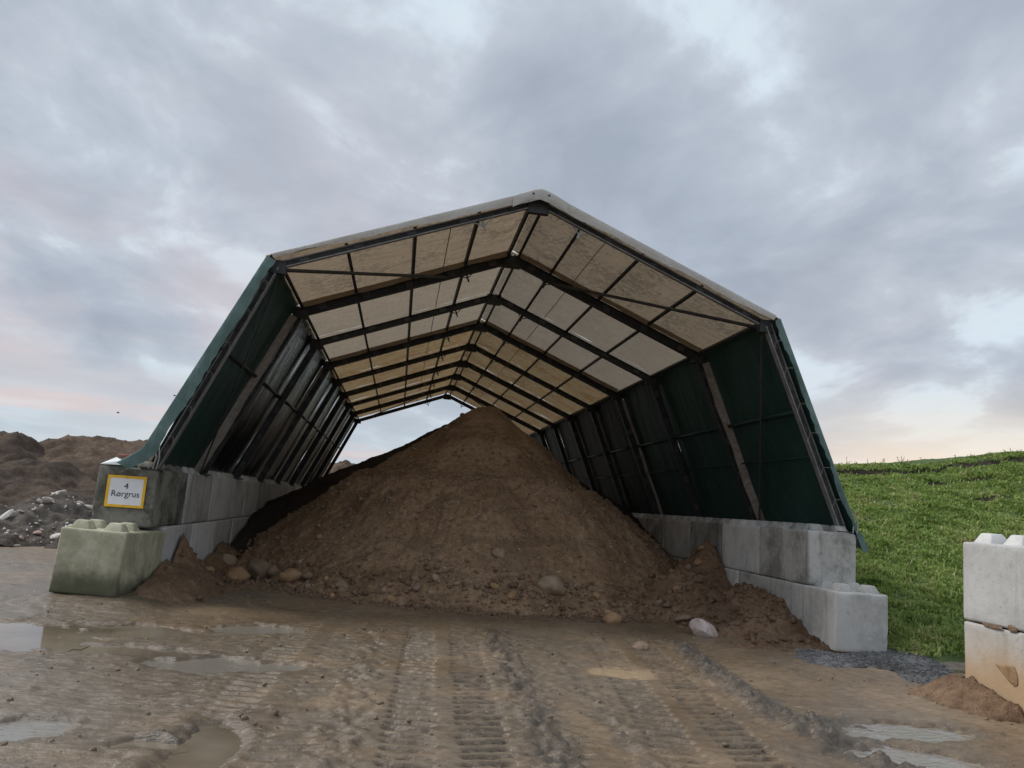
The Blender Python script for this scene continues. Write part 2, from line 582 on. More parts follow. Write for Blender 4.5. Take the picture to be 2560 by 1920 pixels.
M_green = green_mat('dark_green_tarpaulin', (0.013, 0.045, 0.037), (0.022, 0.066, 0.054), 0.55, 0.3, 0.25)
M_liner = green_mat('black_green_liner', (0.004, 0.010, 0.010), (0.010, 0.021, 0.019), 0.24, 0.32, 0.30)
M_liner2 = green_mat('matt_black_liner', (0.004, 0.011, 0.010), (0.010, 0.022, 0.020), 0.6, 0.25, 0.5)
M_greenx = green_mat('weathered_green_tarpaulin', (0.085, 0.150, 0.140), (0.150, 0.235, 0.225), 0.5, 0.4, 0.6)


def steel_mat(name, ca, cb, metal=0.3, rough=0.55):
    m, k, bs = material(name)
    c = coords(k, 'World')
    n = k.noise(c, 6, 5, 0.65)
    k.put(bs.inputs['Base Color'], k.mix(k.step(n, 0.35, 0.68), ca, cb))
    bs.inputs['Roughness'].default_value = rough
    bs.inputs['Metallic'].default_value = metal
    k.put(bs.inputs['Normal'], k.bump(k.noise(c, 40, 3), 0.15, 0.01))
    return m


M_steel = steel_mat('dull_dark_steel', (0.030, 0.032, 0.034), (0.050, 0.053, 0.054))
M_galv = steel_mat('galvanised_steel', (0.22, 0.225, 0.22), (0.34, 0.345, 0.34), 0.4, 0.5)
M_plate = steel_mat('grey_splice_steel', (0.055, 0.058, 0.060), (0.085, 0.088, 0.088), 0.3, 0.5)


def plain(name, colr, rough=0.6, var=0.15, scale=8):
    m, k, bs = material(name)
    c = coords(k, 'Object')
    n = k.noise(c, scale, 5, 0.6)
    k.put(bs.inputs['Base Color'], k.mix(k.step(n, 0.3, 0.7), tuple(v*(1-var) for v in colr), tuple(min(1, v*(1+var)) for v in colr)))
    bs.inputs['Roughness'].default_value = rough
    return m


M_rope = plain('white_cord', (0.40, 0.40, 0.38), 0.8)
M_yellow = plain('yellow_sign_frame', (0.90, 0.52, 0.02), 0.45, 0.08)
M_white = plain('white_sign_face', (0.84, 0.86, 0.90), 0.4, 0.05, 5)
M_ink = plain('dark_lettering', (0.03, 0.035, 0.045), 0.5)
M_plast = plain('chalky_rubble', (0.55, 0.51, 0.47), 0.85, 0.25, 6)
M_pinkr = plain('pink_brick_rubble', (0.42, 0.28, 0.24), 0.85, 0.25, 6)
M_redw = plain('faded_red_board', (0.36, 0.13, 0.10), 0.7, 0.2)
M_film = plain('pale_plastic_film', (0.55, 0.60, 0.60), 0.35, 0.1)
M_bird = plain('bird_plumage', (0.12, 0.12, 0.13), 0.8)


M_mudcake = plain('caked_mud', (0.26, 0.165, 0.085), 0.9, 0.25, 12)


def stone_mat(name, ca, cb, cc):
    m, k, bs = material(name)
    c = coords(k, 'World')
    n1_ = k.noise(c, 5, 5, 0.6, 0.4)
    n2_ = k.noise(c, 45, 4, 0.6)
    col = k.mix(k.step(n1_, 0.35, 0.65), ca, cb)
    col = k.mix(k.math('MULTIPLY', k.step(n2_, 0.52, 0.68), 0.6), col, cc)
    k.put(bs.inputs['Base Color'], col)
    bs.inputs['Roughness'].default_value = 0.85
    bs.inputs['Specular IOR Level'].default_value = 0.3
    k.put(bs.inputs['Normal'], k.bump(n2_, 0.4, 0.01))
    return m


M_st_red = stone_mat('reddish_stone', (0.30, 0.18, 0.095), (0.40, 0.26, 0.15), (0.20, 0.125, 0.07))
M_st_grey = stone_mat('grey_brown_stone', (0.18, 0.128, 0.085), (0.27, 0.20, 0.14), (0.14, 0.09, 0.058))
M_st_pale = stone_mat('pale_stone', (0.23, 0.165, 0.11), (0.34, 0.26, 0.185), (0.18, 0.115, 0.07))
M_st_white = stone_mat('white_and_pink_stone', (0.58, 0.52, 0.49), (0.46, 0.36, 0.31), (0.30, 0.20, 0.15))


# ================================================================== GROUND
PUDDLES = [  # x, y, rx, ry
    (-4.60, -2.80, 0.85, 0.80, 'wide bright puddle at the left edge below the mossy block'),
    (-3.30, -2.20, 0.50, 0.36, 'brown puddle just in front of the mossy block'),
    (-2.18, -1.75, 0.46, 0.33, 'small pale oval puddle left of the pile, nearest the stones'),
    (-3.20, -3.22, 0.60, 0.24, 'long brown puddle joining the bright one on the left'),
    (-2.15, -3.66, 0.66, 0.30, 'long pale puddle in the mud left of the wheel tracks'),
    (-2.98, -5.75, 0.30, 0.24, 'small white puddle in the bottom left corner'),
    (-2.12, -5.95, 0.22, 0.12, 'tiny broken puddle near the bottom left'),
    (-1.80, -6.00, 0.20, 0.55, 'narrow brown puddle at the bottom edge, left'),
    (3.15, -5.62, 0.55, 0.36, 'bright white puddle at the bottom right'),
    (3.62, -4.85, 0.62, 0.30, 'shallow sheet of water before the right hand concrete wall'),
    (6.55, -1.75, 0.70, 0.28, 'greenish puddle at the foot of the grass bank'),
]


def seg_dist(x, y, pts):
    best = np.full(np.shape(x), 1e9)
    along = np.zeros(np.shape(x))
    acc = 0.0
    for (ax, ay), (bx, by) in zip(pts[:-1], pts[1:]):
        L = math.hypot(bx-ax, by-ay)
        t_ = np.clip(((x-ax)*(bx-ax)+(y-ay)*(by-ay))/(L*L), 0, 1)
        d = np.hypot(x-ax-t_*(bx-ax), y-ay-t_*(by-ay))
        along = np.where(d < best, acc+t_*L, along)
        best = np.minimum(best, d)
        acc += L
    return best, along


def lugs(u, y, half, period, chev, seed):
    """tyre lug imprint: 0..1 ridge pattern across a column of half-width half"""
    wob = 0.03*fbm(u*0+3.1*seed, y, 1.3, 2, seed)+0.02*fbm(u, y, 5.0, 2, seed+5)
    v = (y+chev*u+wob)/period
    fr = v-np.floor(v)                       # pressed bars: steep towards the driver, sloping away
    s = 1-sst(fr, 0.0, 0.10)*(1-np.clip((fr-0.50)/0.40, 0, 1))
    m = sst(np.abs(u+0.03*fbm(u*2, y, 4.0, 2, seed+30)), half, half*0.82)
    brk = sst(fbm(u+seed, y, 2.2, 3, seed+9), -0.45, -0.1)
    return s*m*(0.25+0.75*brk), m


def ground_parts(x, y):
    base = 0.11*sst(x, -3.25, -4.0)*sst(y, -1.9, -0.9)
    n = 0.022*fbm(x, y, 0.6, 3, 1)+0.020*fbm(x, y, 2.6, 4, 2, 0.6)+0.013*fbm(x*0.45, y*1.1, 10.0, 3, 3)
    churn = fbm(x, y, 7.0, 4, 41, 0.6)
    tone = np.zeros_like(x)
    wet = 0.15+0.55*sst(fbm(x, y, 0.5, 4, 21), -0.2, 0.35)+0.55*sst(x, -0.2, -2.0)*sst(y, 2, -1)
    wet = wet+0.6*sst(np.hypot((x-3.6)/1.3, (y+5.1)/1.0), 1.2, 0.4)+0.35*sst(x, -4.8, -6.0)
    trk = np.zeros_like(x)
    # ---- loader tracks running into the shelter
    quiet = np.zeros_like(x)
    for (x0, x1, half, seed, dep) in ((-0.10, -0.30, 0.46, 3, 0.075), (2.12, 1.55, 0.48, 8, 0.064), (-1.45, -1.6, 0.46, 15, 0.022)):
        xc = x0+(x1-x0)*(-1.8-y)/4.2
        u = x-xc
        fade = sst(y, -0.2, -1.9)*sst(y, -9.5, -8.0)
        lL, mL = lugs(u+half*0.56, y, half*0.40, 0.152, 0.16, seed)
        lR, mR = lugs(u-half*0.56, y+0.076, half*0.40, 0.152, -0.16, seed+1)
        body = sst(np.abs(u), half*1.25, half*0.95)*fade
        quiet = np.maximum(quiet, body*(1 if dep > .015 else .5))
        trk = trk-fade*dep*(lL+lR)+0.012*body*(1 if dep > .015 else 0.2)
        trk = trk+fade*0.015*np.exp(-((np.abs(u)-half*1.25)/0.09)**2)*(0.5+2*churn)*(1 if dep > .015 else 0)
    z = base+n*(1-0.5*quiet)+trk
    # ---- churned ruts
    for pts, w, a, dk in (([(0.62, -0.2), (0.58, -3.0), (0.5, -4.6), (0.42, -7.5)], 0.20, 0.060, 0.55),
                          ([(-0.85, -1.2), (-0.98, -4.0), (-1.02, -7.5)], 0.16, 0.030, 0.15),
                          ([(1.15, -1.2), (1.08, -3.4), (1.0, -7)], 0.10, 0.035, 0.25)):
        d, al = seg_dist(x, y, pts)
        g = np.exp(-(d/w)**2)*sst(al, 0.0, 0.8)
        z = z+g*(a*1.6*churn)
        tone = tone-dk*g
    # ---- squeezed-up mud ridge right of the tracks
    d, al = seg_dist(x+0.06*fbm(x, y, 2.2, 3, 77), y, [(3.05, 0.1), (2.92, -1.5), (2.74, -2.7), (2.6, -4.3), (2.62, -5.0), (2.75, -5.6), (2.7, -7.5)])
    g = np.exp(-(d/0.18)**2)*sst(al, 0.3, 1.6)
    z = z+g*(0.060+0.13*churn+0.05*fbm(x, y, 2.0, 3, 78))
    tone = tone-0.85*np.exp(-(d/0.20)**2)*sst(al, 0.2, 1.5)
    d, al = seg_dist(x, y, [(2.7, -5.0), (3.15, -4.65), (3.35, -4.75)])
    g = np.exp(-(d/0.09)**2)
    z = z+g*(0.06+0.06*churn)
    tone = tone-0.5*g
    # ---- silt patches
    for (cx, cy, rx, ry, a) in ((1.66, -3.15, 0.42, 0.30, 1.0), (0.75, -5.2, 0.22, 0.5, 0.5), (-1.0, -4.9, 0.30, 0.22, 0.35), (-2.6, -0.6, 0.9, 0.5, 0.35)):
        r = np.hypot((x-cx)/rx, (y-cy)/ry)+0.35*fbm(x, y, 3.0, 3, 51)
        tone = tone+a*sst(r, 1.1, 0.7)
        z = np.where(a > .9, z-0.75*sst(r, 1.15, 0.8)*(z-base+0.012), z)
    tone = tone+0.35*sst(fbm(x, y, 0.45, 3, 61), 0.12, 0.5)*sst(y, -3.5, -1.0)
    # ---- clods scattered by wheels
    cl = sst(fbm(x, y, 9.0, 2, 81), 0.34, 0.62)*sst(fbm(x, y, 1.1, 2, 82), -0.1, 0.4)
    z = z+0.018*cl
    tone = tone-0.4*cl
    # ---- puddle hollows
    dip = np.zeros_like(x)
    for (cx, cy, rx, ry, _) in PUDDLES:
        r = np.hypot((x-cx)/rx, (y-cy)/ry)+0.62*fbm(x, y, 2.4, 4, 91, 0.62)
        dip = np.maximum(dip, sst(r, 1.3, 0.7))
        wet = wet+0.8*sst(r, 1.9, 0.95)
        tone = tone-0.30*sst(r, 1.7, 1.1)
    z = z*(1-0.6*dip)-0.060*dip+0.026*dip*churn
    return z, np.clip(wet, 0, 1), np.clip(tone, -1, 1)


def ground_z(x, y):
    return ground_parts(np.asarray(x, float), np.asarray(y, float))[0]


def gz(x, y):
    return float(ground_z(np.array([x]), np.array([y]))[0])


def spread(lo, hi, first, n, sign):
    out, v, s = [], hi if sign > 0 else lo, first
    for _ in range(n):
        v = v+sign*s
        out.append(v)
        s *= 1.28
    return out


ymid = [-7.4]
while ymid[-1] < 6.0:
    ymid.append(ymid[-1]+max(0.0125, min(0.05, 0.0028*(ymid[-1]+11.2))))
xmid = np.arange(-7.2, 7.6, 0.022)
xs = np.array(sorted(spread(-7.2, 7.6, 0.03, 38, -1))+list(xmid)+spread(-7.2, xmid[-1], 0.03, 38, 1))
ys = np.array(sorted(spread(-7.4, 0, 0.05, 34, -1))+ymid+spread(0, ymid[-1], 0.06, 36, 1))
X, Y = np.meshgrid(xs, ys)
far = sst(np.maximum(np.abs(X)-7.4, np.maximum(-7.4-Y, Y-6.0)), 0, 6)
Z, WET, TONE = ground_parts(X, Y)
Z = Z*(1-far)+far*0.04*fbm(X, Y, 0.12, 3, 5)
gme = mesh_np('ground', np.stack([X, Y, Z], -1).reshape(-1, 3), grid_faces(len(xs), len(ys)))
attr(gme, 'wet', WET)
attr(gme, 'tone', TONE)
tag(link('ground', gme, M_mud, smooth=True), kind='structure')

for pi_, (cx, cy, rx, ry, lab) in enumerate(PUDDLES):
    nx, ny = 40, 40
    gx, gy = np.meshgrid(np.linspace(cx-rx*1.7, cx+rx*1.7, nx), np.linspace(cy-ry*1.7, cy+ry*1.7, ny))
    r = np.hypot((gx-cx)/rx, (gy-cy)/ry)+0.62*fbm(gx, gy, 2.4, 4, 91, 0.62)
    lev = -0.024-0.0015*pi_
    V = np.stack([gx, gy, np.full_like(gx, lev)], -1).reshape(-1, 3)
    F = grid_faces(nx, ny, r < 1.22)
    V, F, _ = compact(V, F)
    tag(link('puddle', mesh_np('puddle', V, F), M_ripple if 'pale' in lab or 'white' in lab or 'sheet' in lab else M_water), lab, kind='structure')


# ================================================================== HEIGHTFIELD THINGS
def heap_object(name, x0, x1, y0, y1, step, func, mat, label, cat, group=None, cut=0.02):
    """func gives the height above the ground; only where it is positive is built"""
    hx, hy = np.arange(x0, x1+step, step), np.arange(y0, y1+step, step)
    GX, GY = np.meshgrid(hx, hy)
    H = func(GX, GY)
    inside = (np.abs(GX) < 7.4) & (GY < 6) & (GY > -7.4)
    g0 = np.where(inside, ground_z(GX, GY), 0.0)
    ZZ = np.where(H > 0, np.maximum(g0, 0)*np.exp(-np.maximum(H, 0)*4)+H, np.minimum(g0, 0.0)-0.06+np.clip(H, -0.3, 0))
    F = grid_faces(len(hx), len(hy), H > -cut)
    V, F, _ = compact(np.stack([GX, GY, ZZ], -1).reshape(-1, 3), F)
    o = link(name, mesh_np(name, V, F), mat, smooth=True)
    tag(o, label, cat, group)
    return o


def cone(x, y, cx, cy, h, slope, sx=1.0, sy=1.0):
    return h-slope*np.hypot((x-cx)*sx, (y-cy)*sy)


def pile_h(x, y):
    wx = x+0.25*fbm(x, y, 0.5, 3, 101)
    wy = y+0.25*fbm(x, y, 0.5, 3, 102)
    c1 = 3.98-0.70*np.hypot((wx-1.12)*np.where(wx > 1.12, 1.14, 1.05), wy-6.6)
    c1 = np.minimum(c1, 3.80+0.1*fbm(x, y, 1.5, 2, 103))
    r = np.hypot(x-1.12, y-6.6)
    lip = 2.75+0.22*fbm(x, y, 0.9, 3, 104)
    c1 = c1+0.16*sst(r, lip-0.18, lip+0.02)*sst(r, 5.6, 3.6)-0.10*np.exp(-((r-lip+0.45)/0.35)**2)*sst(y, 6.4, 5.4)
    h = c1
    # toe flattens out
    h = np.where(h < 0.45, 0.45-(0.45-h)*0.9, h)
    rough = sst(r, 2.6, 3.4)
    h = h+0.05*fbm(x, y, 1.6, 4, 105)+(0.030+0.055*rough)*fbm(x, y, 4.2, 4, 106, 0.62)+(0.012+0.028*rough)*fbm(x, y, 15.0, 2, 107)
    # later loads tipped on the front leave lobes and bucket bites
    for (lx, ly, lr, la) in ((-0.9, 3.7, 0.8, 0.13), (0.6, 2.9, 0.9, 0.15), (2.3, 3.3, 0.8, 0.12), (-1.9, 4.7, 0.6, 0.09), (1.5, 4.4, 0.7, 0.10)):
        dd = np.hypot(x-lx, y-ly)+0.25*fbm(x, y, 1.5, 3, 109)
        h = h+la*sst(dd, lr, lr*0.45)-0.5*la*np.exp(-((dd-lr*1.1)/0.14)**2)*sst(y, ly-0.2, ly+0.5)
    cld = sst(fbm(x, y, 6.5, 3, 115, 0.6), 0.22, 0.5)
    h = h+0.085*cld*rough*sst(fbm(x, y, 0.8, 2, 116), -0.25, 0.25)
    # runnels where loose material slid down on the right
    ang = np.arctan2(y-6.6, x-1.12)
    h = h+0.03*np.sin(ang*40+6*fbm(x, y, 0.7, 2, 108))*sst(r, 1.5, 3.2)*sst(r, 5.5, 4.2)*sst(ang, -1.3, -0.8)
    wl, wr = x+4.02, 5.24-x                     # kept between the block walls
    return np.where((wl < 0) | (wr < 0), -0.5, h)


heap_object('gravel_pile', -4.02, 5.24, -0.2, 17.5, 0.033, pile_h, M_pile,
            'big cone of brown pipe gravel heaped under the shelter', 'pile')


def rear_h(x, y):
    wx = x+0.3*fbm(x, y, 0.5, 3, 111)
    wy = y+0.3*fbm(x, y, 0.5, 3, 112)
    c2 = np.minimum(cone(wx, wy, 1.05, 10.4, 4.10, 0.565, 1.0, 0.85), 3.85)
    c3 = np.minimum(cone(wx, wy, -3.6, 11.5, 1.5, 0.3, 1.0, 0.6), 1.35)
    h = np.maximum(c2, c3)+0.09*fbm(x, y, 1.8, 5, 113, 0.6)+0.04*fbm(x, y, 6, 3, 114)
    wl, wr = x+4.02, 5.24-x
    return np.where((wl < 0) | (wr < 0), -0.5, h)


heap_object('shade_painted_pile', -4.02, 5.24, 4.2, 19.5, 0.06, rear_h, M_pile_shade,  # rear of the pile as its own object, its shade painted by the material
            'rear of the pile behind the big gravel cone, deep shade painted into its colour', 'pile')


def left_heap(x, y):
    a = 1.05*np.exp(-np.hypot((x+4.1)*1.0, (y-1.75)*0.8)/0.42)-0.10
    b = cone(x, y, -4.0, 0.9, 0.40, 0.52, 0.9, 0.55)
    c = cone(x, y, -4.15, 4.6, 0.55, 0.62, 1.0, 0.5)
    h = np.maximum(np.maximum(a, b), c)
    h = h+0.12*fbm(x, y, 1.8, 4, 121, 0.6)+0.06*fbm(x, y, 8, 4, 122, .6)
    return np.where(x < -4.045, -0.4, h)


heap_object('soil_heap', -4.06, -2.2, -1.3, 5.6, 0.03, left_heap, M_heap,
            'pointed reddish soil heap against the left block wall beside the mossy block', 'soil heap')


def right_heap(x, y):
    a = 1.30*np.exp(-(np.hypot((x-5.1)*1.0, (y-3.2)*0.75)/0.72)**1.4)-0.06
    b = cone(x, y, 4.95, 1.0, 0.72, 0.62, 0.85, 0.62)
    c = cone(x, y, 4.35, 2.2, 0.78, 0.75, 0.85, 0.65)
    h = np.maximum(np.maximum(a, b), c)
    h = h+0.16*fbm(x, y, 1.5, 4, 131, 0.6)+0.08*fbm(x, y, 5, 4, 132, 0.6)+0.02*fbm(x, y, 18, 2, 133)
    return np.where(x > 5.28, -0.4, h)


heap_object('soil_heap', 3.2, 5.285, -1.4, 5.4, 0.028, right_heap, M_heap,
            'lumpy brown soil heap slumped against the right block wall', 'soil heap')


def far_heap(x, y):
    a = cone(x, y, 5.12, -3.80, 0.30, 0.55, 1.3, 0.75)
    b = cone(x, y, 5.25, -5.4, 0.20, 0.55, 1.1, 0.28)
    h = np.maximum(a, b)+0.14*fbm(x, y, 2.2, 4, 141, 0.6)+0.05*fbm(x, y, 9, 4, 142, .6)
    return np.where((x > 5.12) & (y < -3.62), -0.3, h)


heap_object('soil_heap', 3.9, 5.9, -8.0, -3.0, 0.028, far_heap, M_heap,
            'low rusty brown soil bank along the foot of the right hand concrete wall', 'soil heap')

# ---- mounds beyond, left and rear
MOUND = 'spoil mounds beyond the shelter'


def mound(peaks, seed, amp=0.35):
    def f(x, y):
        wx, wy = x+1.2*fbm(x, y, 0.16, 3, seed), y+1.2*fbm(x, y, 0.16, 3, seed+1)
        h = np.full_like(x, -9.0)
        for (cx, cy, hh, sl, sx, sy, cap) in peaks:
            h = np.maximum(h, np.minimum(cone(wx, wy, cx, cy, hh, sl, sx, sy), cap))
        h = h+amp*2.0*fbm(x, y, 0.38, 5, seed+3, 0.65)+0.26*(0.35-np.abs(fbm(x, y, 1.1, 4, seed+4, 0.6)))+0.14*fbm(x, y, 3.2, 3, seed+5, 0.65)
        return h
    return f


heap_object('soil_mound', -27, -9.0, 13, 32, 0.16, mound([(-16.6, 22.5, 3.05, 0.62, 1.0, 0.8, 2.75), (-21, 23, 2.4, 0.35, 0.6, 0.8, 2.2), (-14.5, 21.5, 1.9, 0.3, 0.8, 0.8, 1.9)], 201),
            M_dark, 'dark brown spoil mound with a pointed top at the far left', 'mound', MOUND)
heap_object('soil_mound', -19, -6.2, 16, 36, 0.16, mound([(-13.3, 25.5, 3.6, 0.50, 0.7, 0.8, 2.95), (-11.0, 25.5, 2.9, 0.40, 0.7, 0.8, 2.55), (-9.5, 25, 2.0, 0.4, .8, .8, 2.0)], 221),
            M_brown, 'flat topped brown spoil mound beside the left edge of the shelter', 'mound', MOUND)
heap_object('soil_mound', -22, -6.0, 7.5, 22, 0.13, mound([(-12.5, 15.2, 1.75, 0.36, 0.55, 0.8, 1.62), (-9.2, 14.0, 1.25, 0.3, 0.7, 0.8, 1.2), (-15.5, 14.0, 1.3, 0.3, 0.6, 0.8, 1.25)], 241, 0.3),
            M_dark, 'long dark topsoil mound in front of the pointed one', 'mound', MOUND)
heap_object('sand_mound', -14.5, -8.7, 6.2, 11.5, 0.08, mound([(-11.2, 9.0, 0.85, 0.40, 0.8, 0.9, 0.8)], 261, 0.14),
            M_sand, 'low sandy mound at the left edge behind the rubble', 'mound', MOUND)
rub = mound([(-8.35, 8.0, 1.12, 0.50, 0.8, 0.75, 1.02), (-9.6, 7.4, 0.5, 0.3, 0.7, 0.9, 0.5), (-6.6, 8.2, 0.9, 0.42, 0.8, 0.8, 0.85)], 281, 0.2)
heap_object('rubble_heap', -11.2, -5.0, 5.0, 11.0, 0.06, rub, M_grey,
            'grey rubble heap with white lumps left of the mossy block', 'rubble heap')
heap_object('soil_mound', -12, 3, 28, 44, 0.16, mound([(-5.6, 34, 4.3, 0.55, 0.8, 0.8, 3.2), (-3.2, 35, 2.5, 0.5, 1, 0.8, 2.5)], 301),
            M_brown, 'brown spoil mound seen through the rear opening of the shelter', 'mound', MOUND)


# ---- grass bank on the right
def bank_h(x, y):
    top = 3.62+0.154*(x-13.1)
    top = np.clip(top, 2.4, 6.5)+0.30*fbm(x, y, 0.22, 3, 331)
    t_ = np.clip((y+1.45+0.35*fbm(x, y, 0.5, 3, 332)-0.03*(x-6.5))/13.6, 0, 1)
    prof = t_**0.92
    # slumped terraces high on the slope
    for (tc, amp, sd_) in ((0.70, 0.12, 333), (0.84, 0.15, 334), (0.965, 0.38, 335)):
        tt = tc+0.03*fbm(x, y, 0.5, 3, sd_)
        on = sst(fbm(x, y*0.2, 0.4, 3, sd_+20), *((-0.05, 0.25) if tc < 0.9 else (-0.45, -0.15)))
        prof = prof+on*amp/4.5*(sst(t_, tt-0.006, tt+0.006)-sst(t_, tt-0.08, tt))*sst(t_, 1.4, 0.6)
    h = top*prof
    h = h+(0.10*fbm(x, y, 1.1, 4, 336)+0.04*fbm(x, y, 4, 3, 337))*sst(t_, 0.0, 0.1)
    h = h*sst(x, 6.12, 6.9+0*x)+0.0
    return np.where(t_ <= 0, -0.10, h), t_


bx, by = np.arange(6.12, 40, 0.11), np.concatenate([np.arange(-2.6, 13.4, 0.08), np.arange(13.4, 45, 0.5)])
BX, BY = np.meshgrid(bx, by)
BH, BT = bank_h(BX, BY)
BZ = np.where(BT > 0, BH-0.01, -0.12)
V, F, used = compact(np.stack([BX, BY, BZ], -1).reshape(-1, 3), grid_faces(len(bx), len(by), BT > 0))
dzy = np.gradient(BZ, axis=0)/np.maximum(np.gradient(BY, axis=0), 1e-4)
bare = sst(dzy, 0.55, 0.9)*sst(BT, 0.3, 0.45)
bme = mesh_np('grass_bank', V, F)
attr(bme, 'bare', bare.reshape(-1)[used])


def bank_mat():
    m, k, bs = material('turf')
    c = coords(k, 'World')
    b = k.node('ShaderNodeAttribute', attribute_name='bare').outputs['Fac']
    n = k.noise(c, 2.2, 6, 0.65)
    col = k.ramp(n, [(0.35, (0.045, 0.075, 0.018)), (0.55, (0.08, 0.13, 0.03)), (0.68, (0.12, 0.15, 0.05))])
    col = k.mix(b, col, k.ramp(k.noise(c, 5, 4), [(0.35, (0.028, 0.022, 0.018)), (0.65, (0.07, 0.05, 0.038))]))
    k.put(bs.inputs['Base Color'], col)
    bs.inputs['Roughness'].default_value = 0.95
    k.put(bs.inputs['Normal'], k.bump(k.noise(c, 18, 5, 0.7), 1.0, 0.08))
    return m


tag(link('grass_bank', bme, bank_mat(), smooth=True), kind='structure')


def blade_mat():
    m, k, bs = material('grass_blades')
    a = k.node('ShaderNodeAttribute', attribute_name='shade').outputs['Fac']
    col = k.ramp(a, [(0.0, (0.15, 0.22, 0.055)), (0.35, (0.26, 0.37, 0.095)), (0.75, (0.36, 0.45, 0.14)), (0.93, (0.46, 0.46, 0.20)), (1.0, (0.52, 0.44, 0.25))])
    k.put(bs.inputs['Base Color'], col)
    bs.inputs['Roughness'].default_value = 0.6
    bs.inputs['Specular IOR Level'].default_value = 0.3
    tr = k.node('ShaderNodeBsdfTranslucent')
    k.put(tr.inputs['Color'], col)
    mx = k.node('ShaderNodeMixShader')
    mx.inputs[0].default_value = 0.35
    k.l.new(bs.outputs[0], mx.inputs[1])
    k.l.new(tr.outputs[0], mx.inputs[2])
    k.l.new(mx.outputs[0], k.n['Material Output'].inputs['Surface'])
    return m


def grass(n, seed):
    g = np.random.default_rng(seed)
    # more blades where the slope is near
    gx = 6.15+18.5*g.random(n*2)**1.25
    gy = -1.5+14.6*g.random(n*2)**1.2
    h, t_ = bank_h(gx, gy)
    h2, _ = bank_h(gx, gy+0.05)
    slope = (h2-h)/0.05
    dens = fbm(gx, gy, 1.3, 3, 351)
    keep = (t_ > 0.012+0.02*g.random(n*2)) & ((slope < 0.7) | (t_ < 0.35) | (g.random(n*2) < 0.10)) & (g.random(n*2) < 0.70+0.9*dens)
    gx, gy, h, dens = gx[keep][:n], gy[keep][:n], h[keep][:n], dens[keep][:n]
    m_ = len(gx)
    L = (0.05+0.075*g.random(m_))*(0.9+1.3*np.clip(dens, -0.45, 0.6))*np.where(g.random(m_) < 0.03, 1.8, 1.0)
    az = g.random(m_)*2*np.pi
    w = (0.008+0.009*g.random(m_))*(1+0.05*np.clip(gy, 0, 12))
    lean = 0.35+0.75*g.random(m_)
    b = np.stack([gx, gy, h-0.015], -1)
    d = np.stack([np.cos(az), np.sin(az), 0*az], -1)
    # blades lie over down the slope and with the wind
    d = d+np.array((-0.35, -0.45, 0))
    side = np.stack([-np.sin(az+g.normal(0, .6, m_)), np.cos(az), 0*az], -1)
    mid = b+d*(L*lean*0.3)[:, None]+np.array((0, 0, 1.0))*(L*0.62)[:, None]
    tip = b+d*(L*lean*0.85)[:, None]+np.array((0, 0, 1.0))*(L*(1.0-0.35*lean))[:, None]
    s = side*w[:, None]
    V_ = np.stack([b-s, b+s, mid+s*0.8, mid-s*0.8, tip], 1).reshape(-1, 3)
    i = np.arange(m_)*5
    T_ = np.concatenate([np.stack([i, i+1, i+2], -1), np.stack([i, i+2, i+3], -1), np.stack([i+3, i+2, i+4], -1)])
    me = mesh_np('grass', V_, T_)
    shade = np.clip(0.45+0.8*fbm(gx, gy, 0.8, 4, 352, 0.6)+0.20*g.normal(size=m_)+np.where(g.random(m_) < 0.05, 0.6, 0), 0, 1)
    attr(me, 'shade', np.repeat(shade, 5))
    return me


tag(link('grass', grass(300000, 5), blade_mat()), 'thick green grass covering the bank on the right', 'grass', kind='stuff')

# dry weed stalks along the crest, each a thing
M_weed = plain('dry_weed', (0.10, 0.10, 0.045), 0.8, 0.3)
for j in range(26):
    wx = 12.2+10*random.random()
    wy = 12.1+0.4*random.random()+0.03*(wx-6.5)
    wz = float(bank_h(np.array([wx]), np.array([wy]))[0][0])
    mb = MB()
    hh = random.uniform(0.12, 0.34)
    lx, ly = random.uniform(-.15, .15), random.uniform(-.1, .1)
    pts = [(wx, wy, wz-0.04), (wx+lx*.3, wy+ly*.3, wz+hh*.5), (wx+lx, wy+ly, wz+hh)]
    mb.tube(pts, 0.006, 4)
    for q in range(4):
        f_ = random.uniform(.35, .95)
        b_ = Vector(pts[0]).lerp(Vector(pts[2]), f_)
        mb.bar(b_, b_+Vector((random.uniform(-.06, .06), random.uniform(-.05, .05), random.uniform(.01, .05))), 0.012, 0.005)
    tag(mb.build('weed_stalk', M_weed), 'thin weed stalk standing on the crest of the grass bank', 'weed', 'weeds along the crest of the bank')


# ================================================================== BLOCK WALLS
BL, BW, BHH = 1.6, 0.8, 0.8


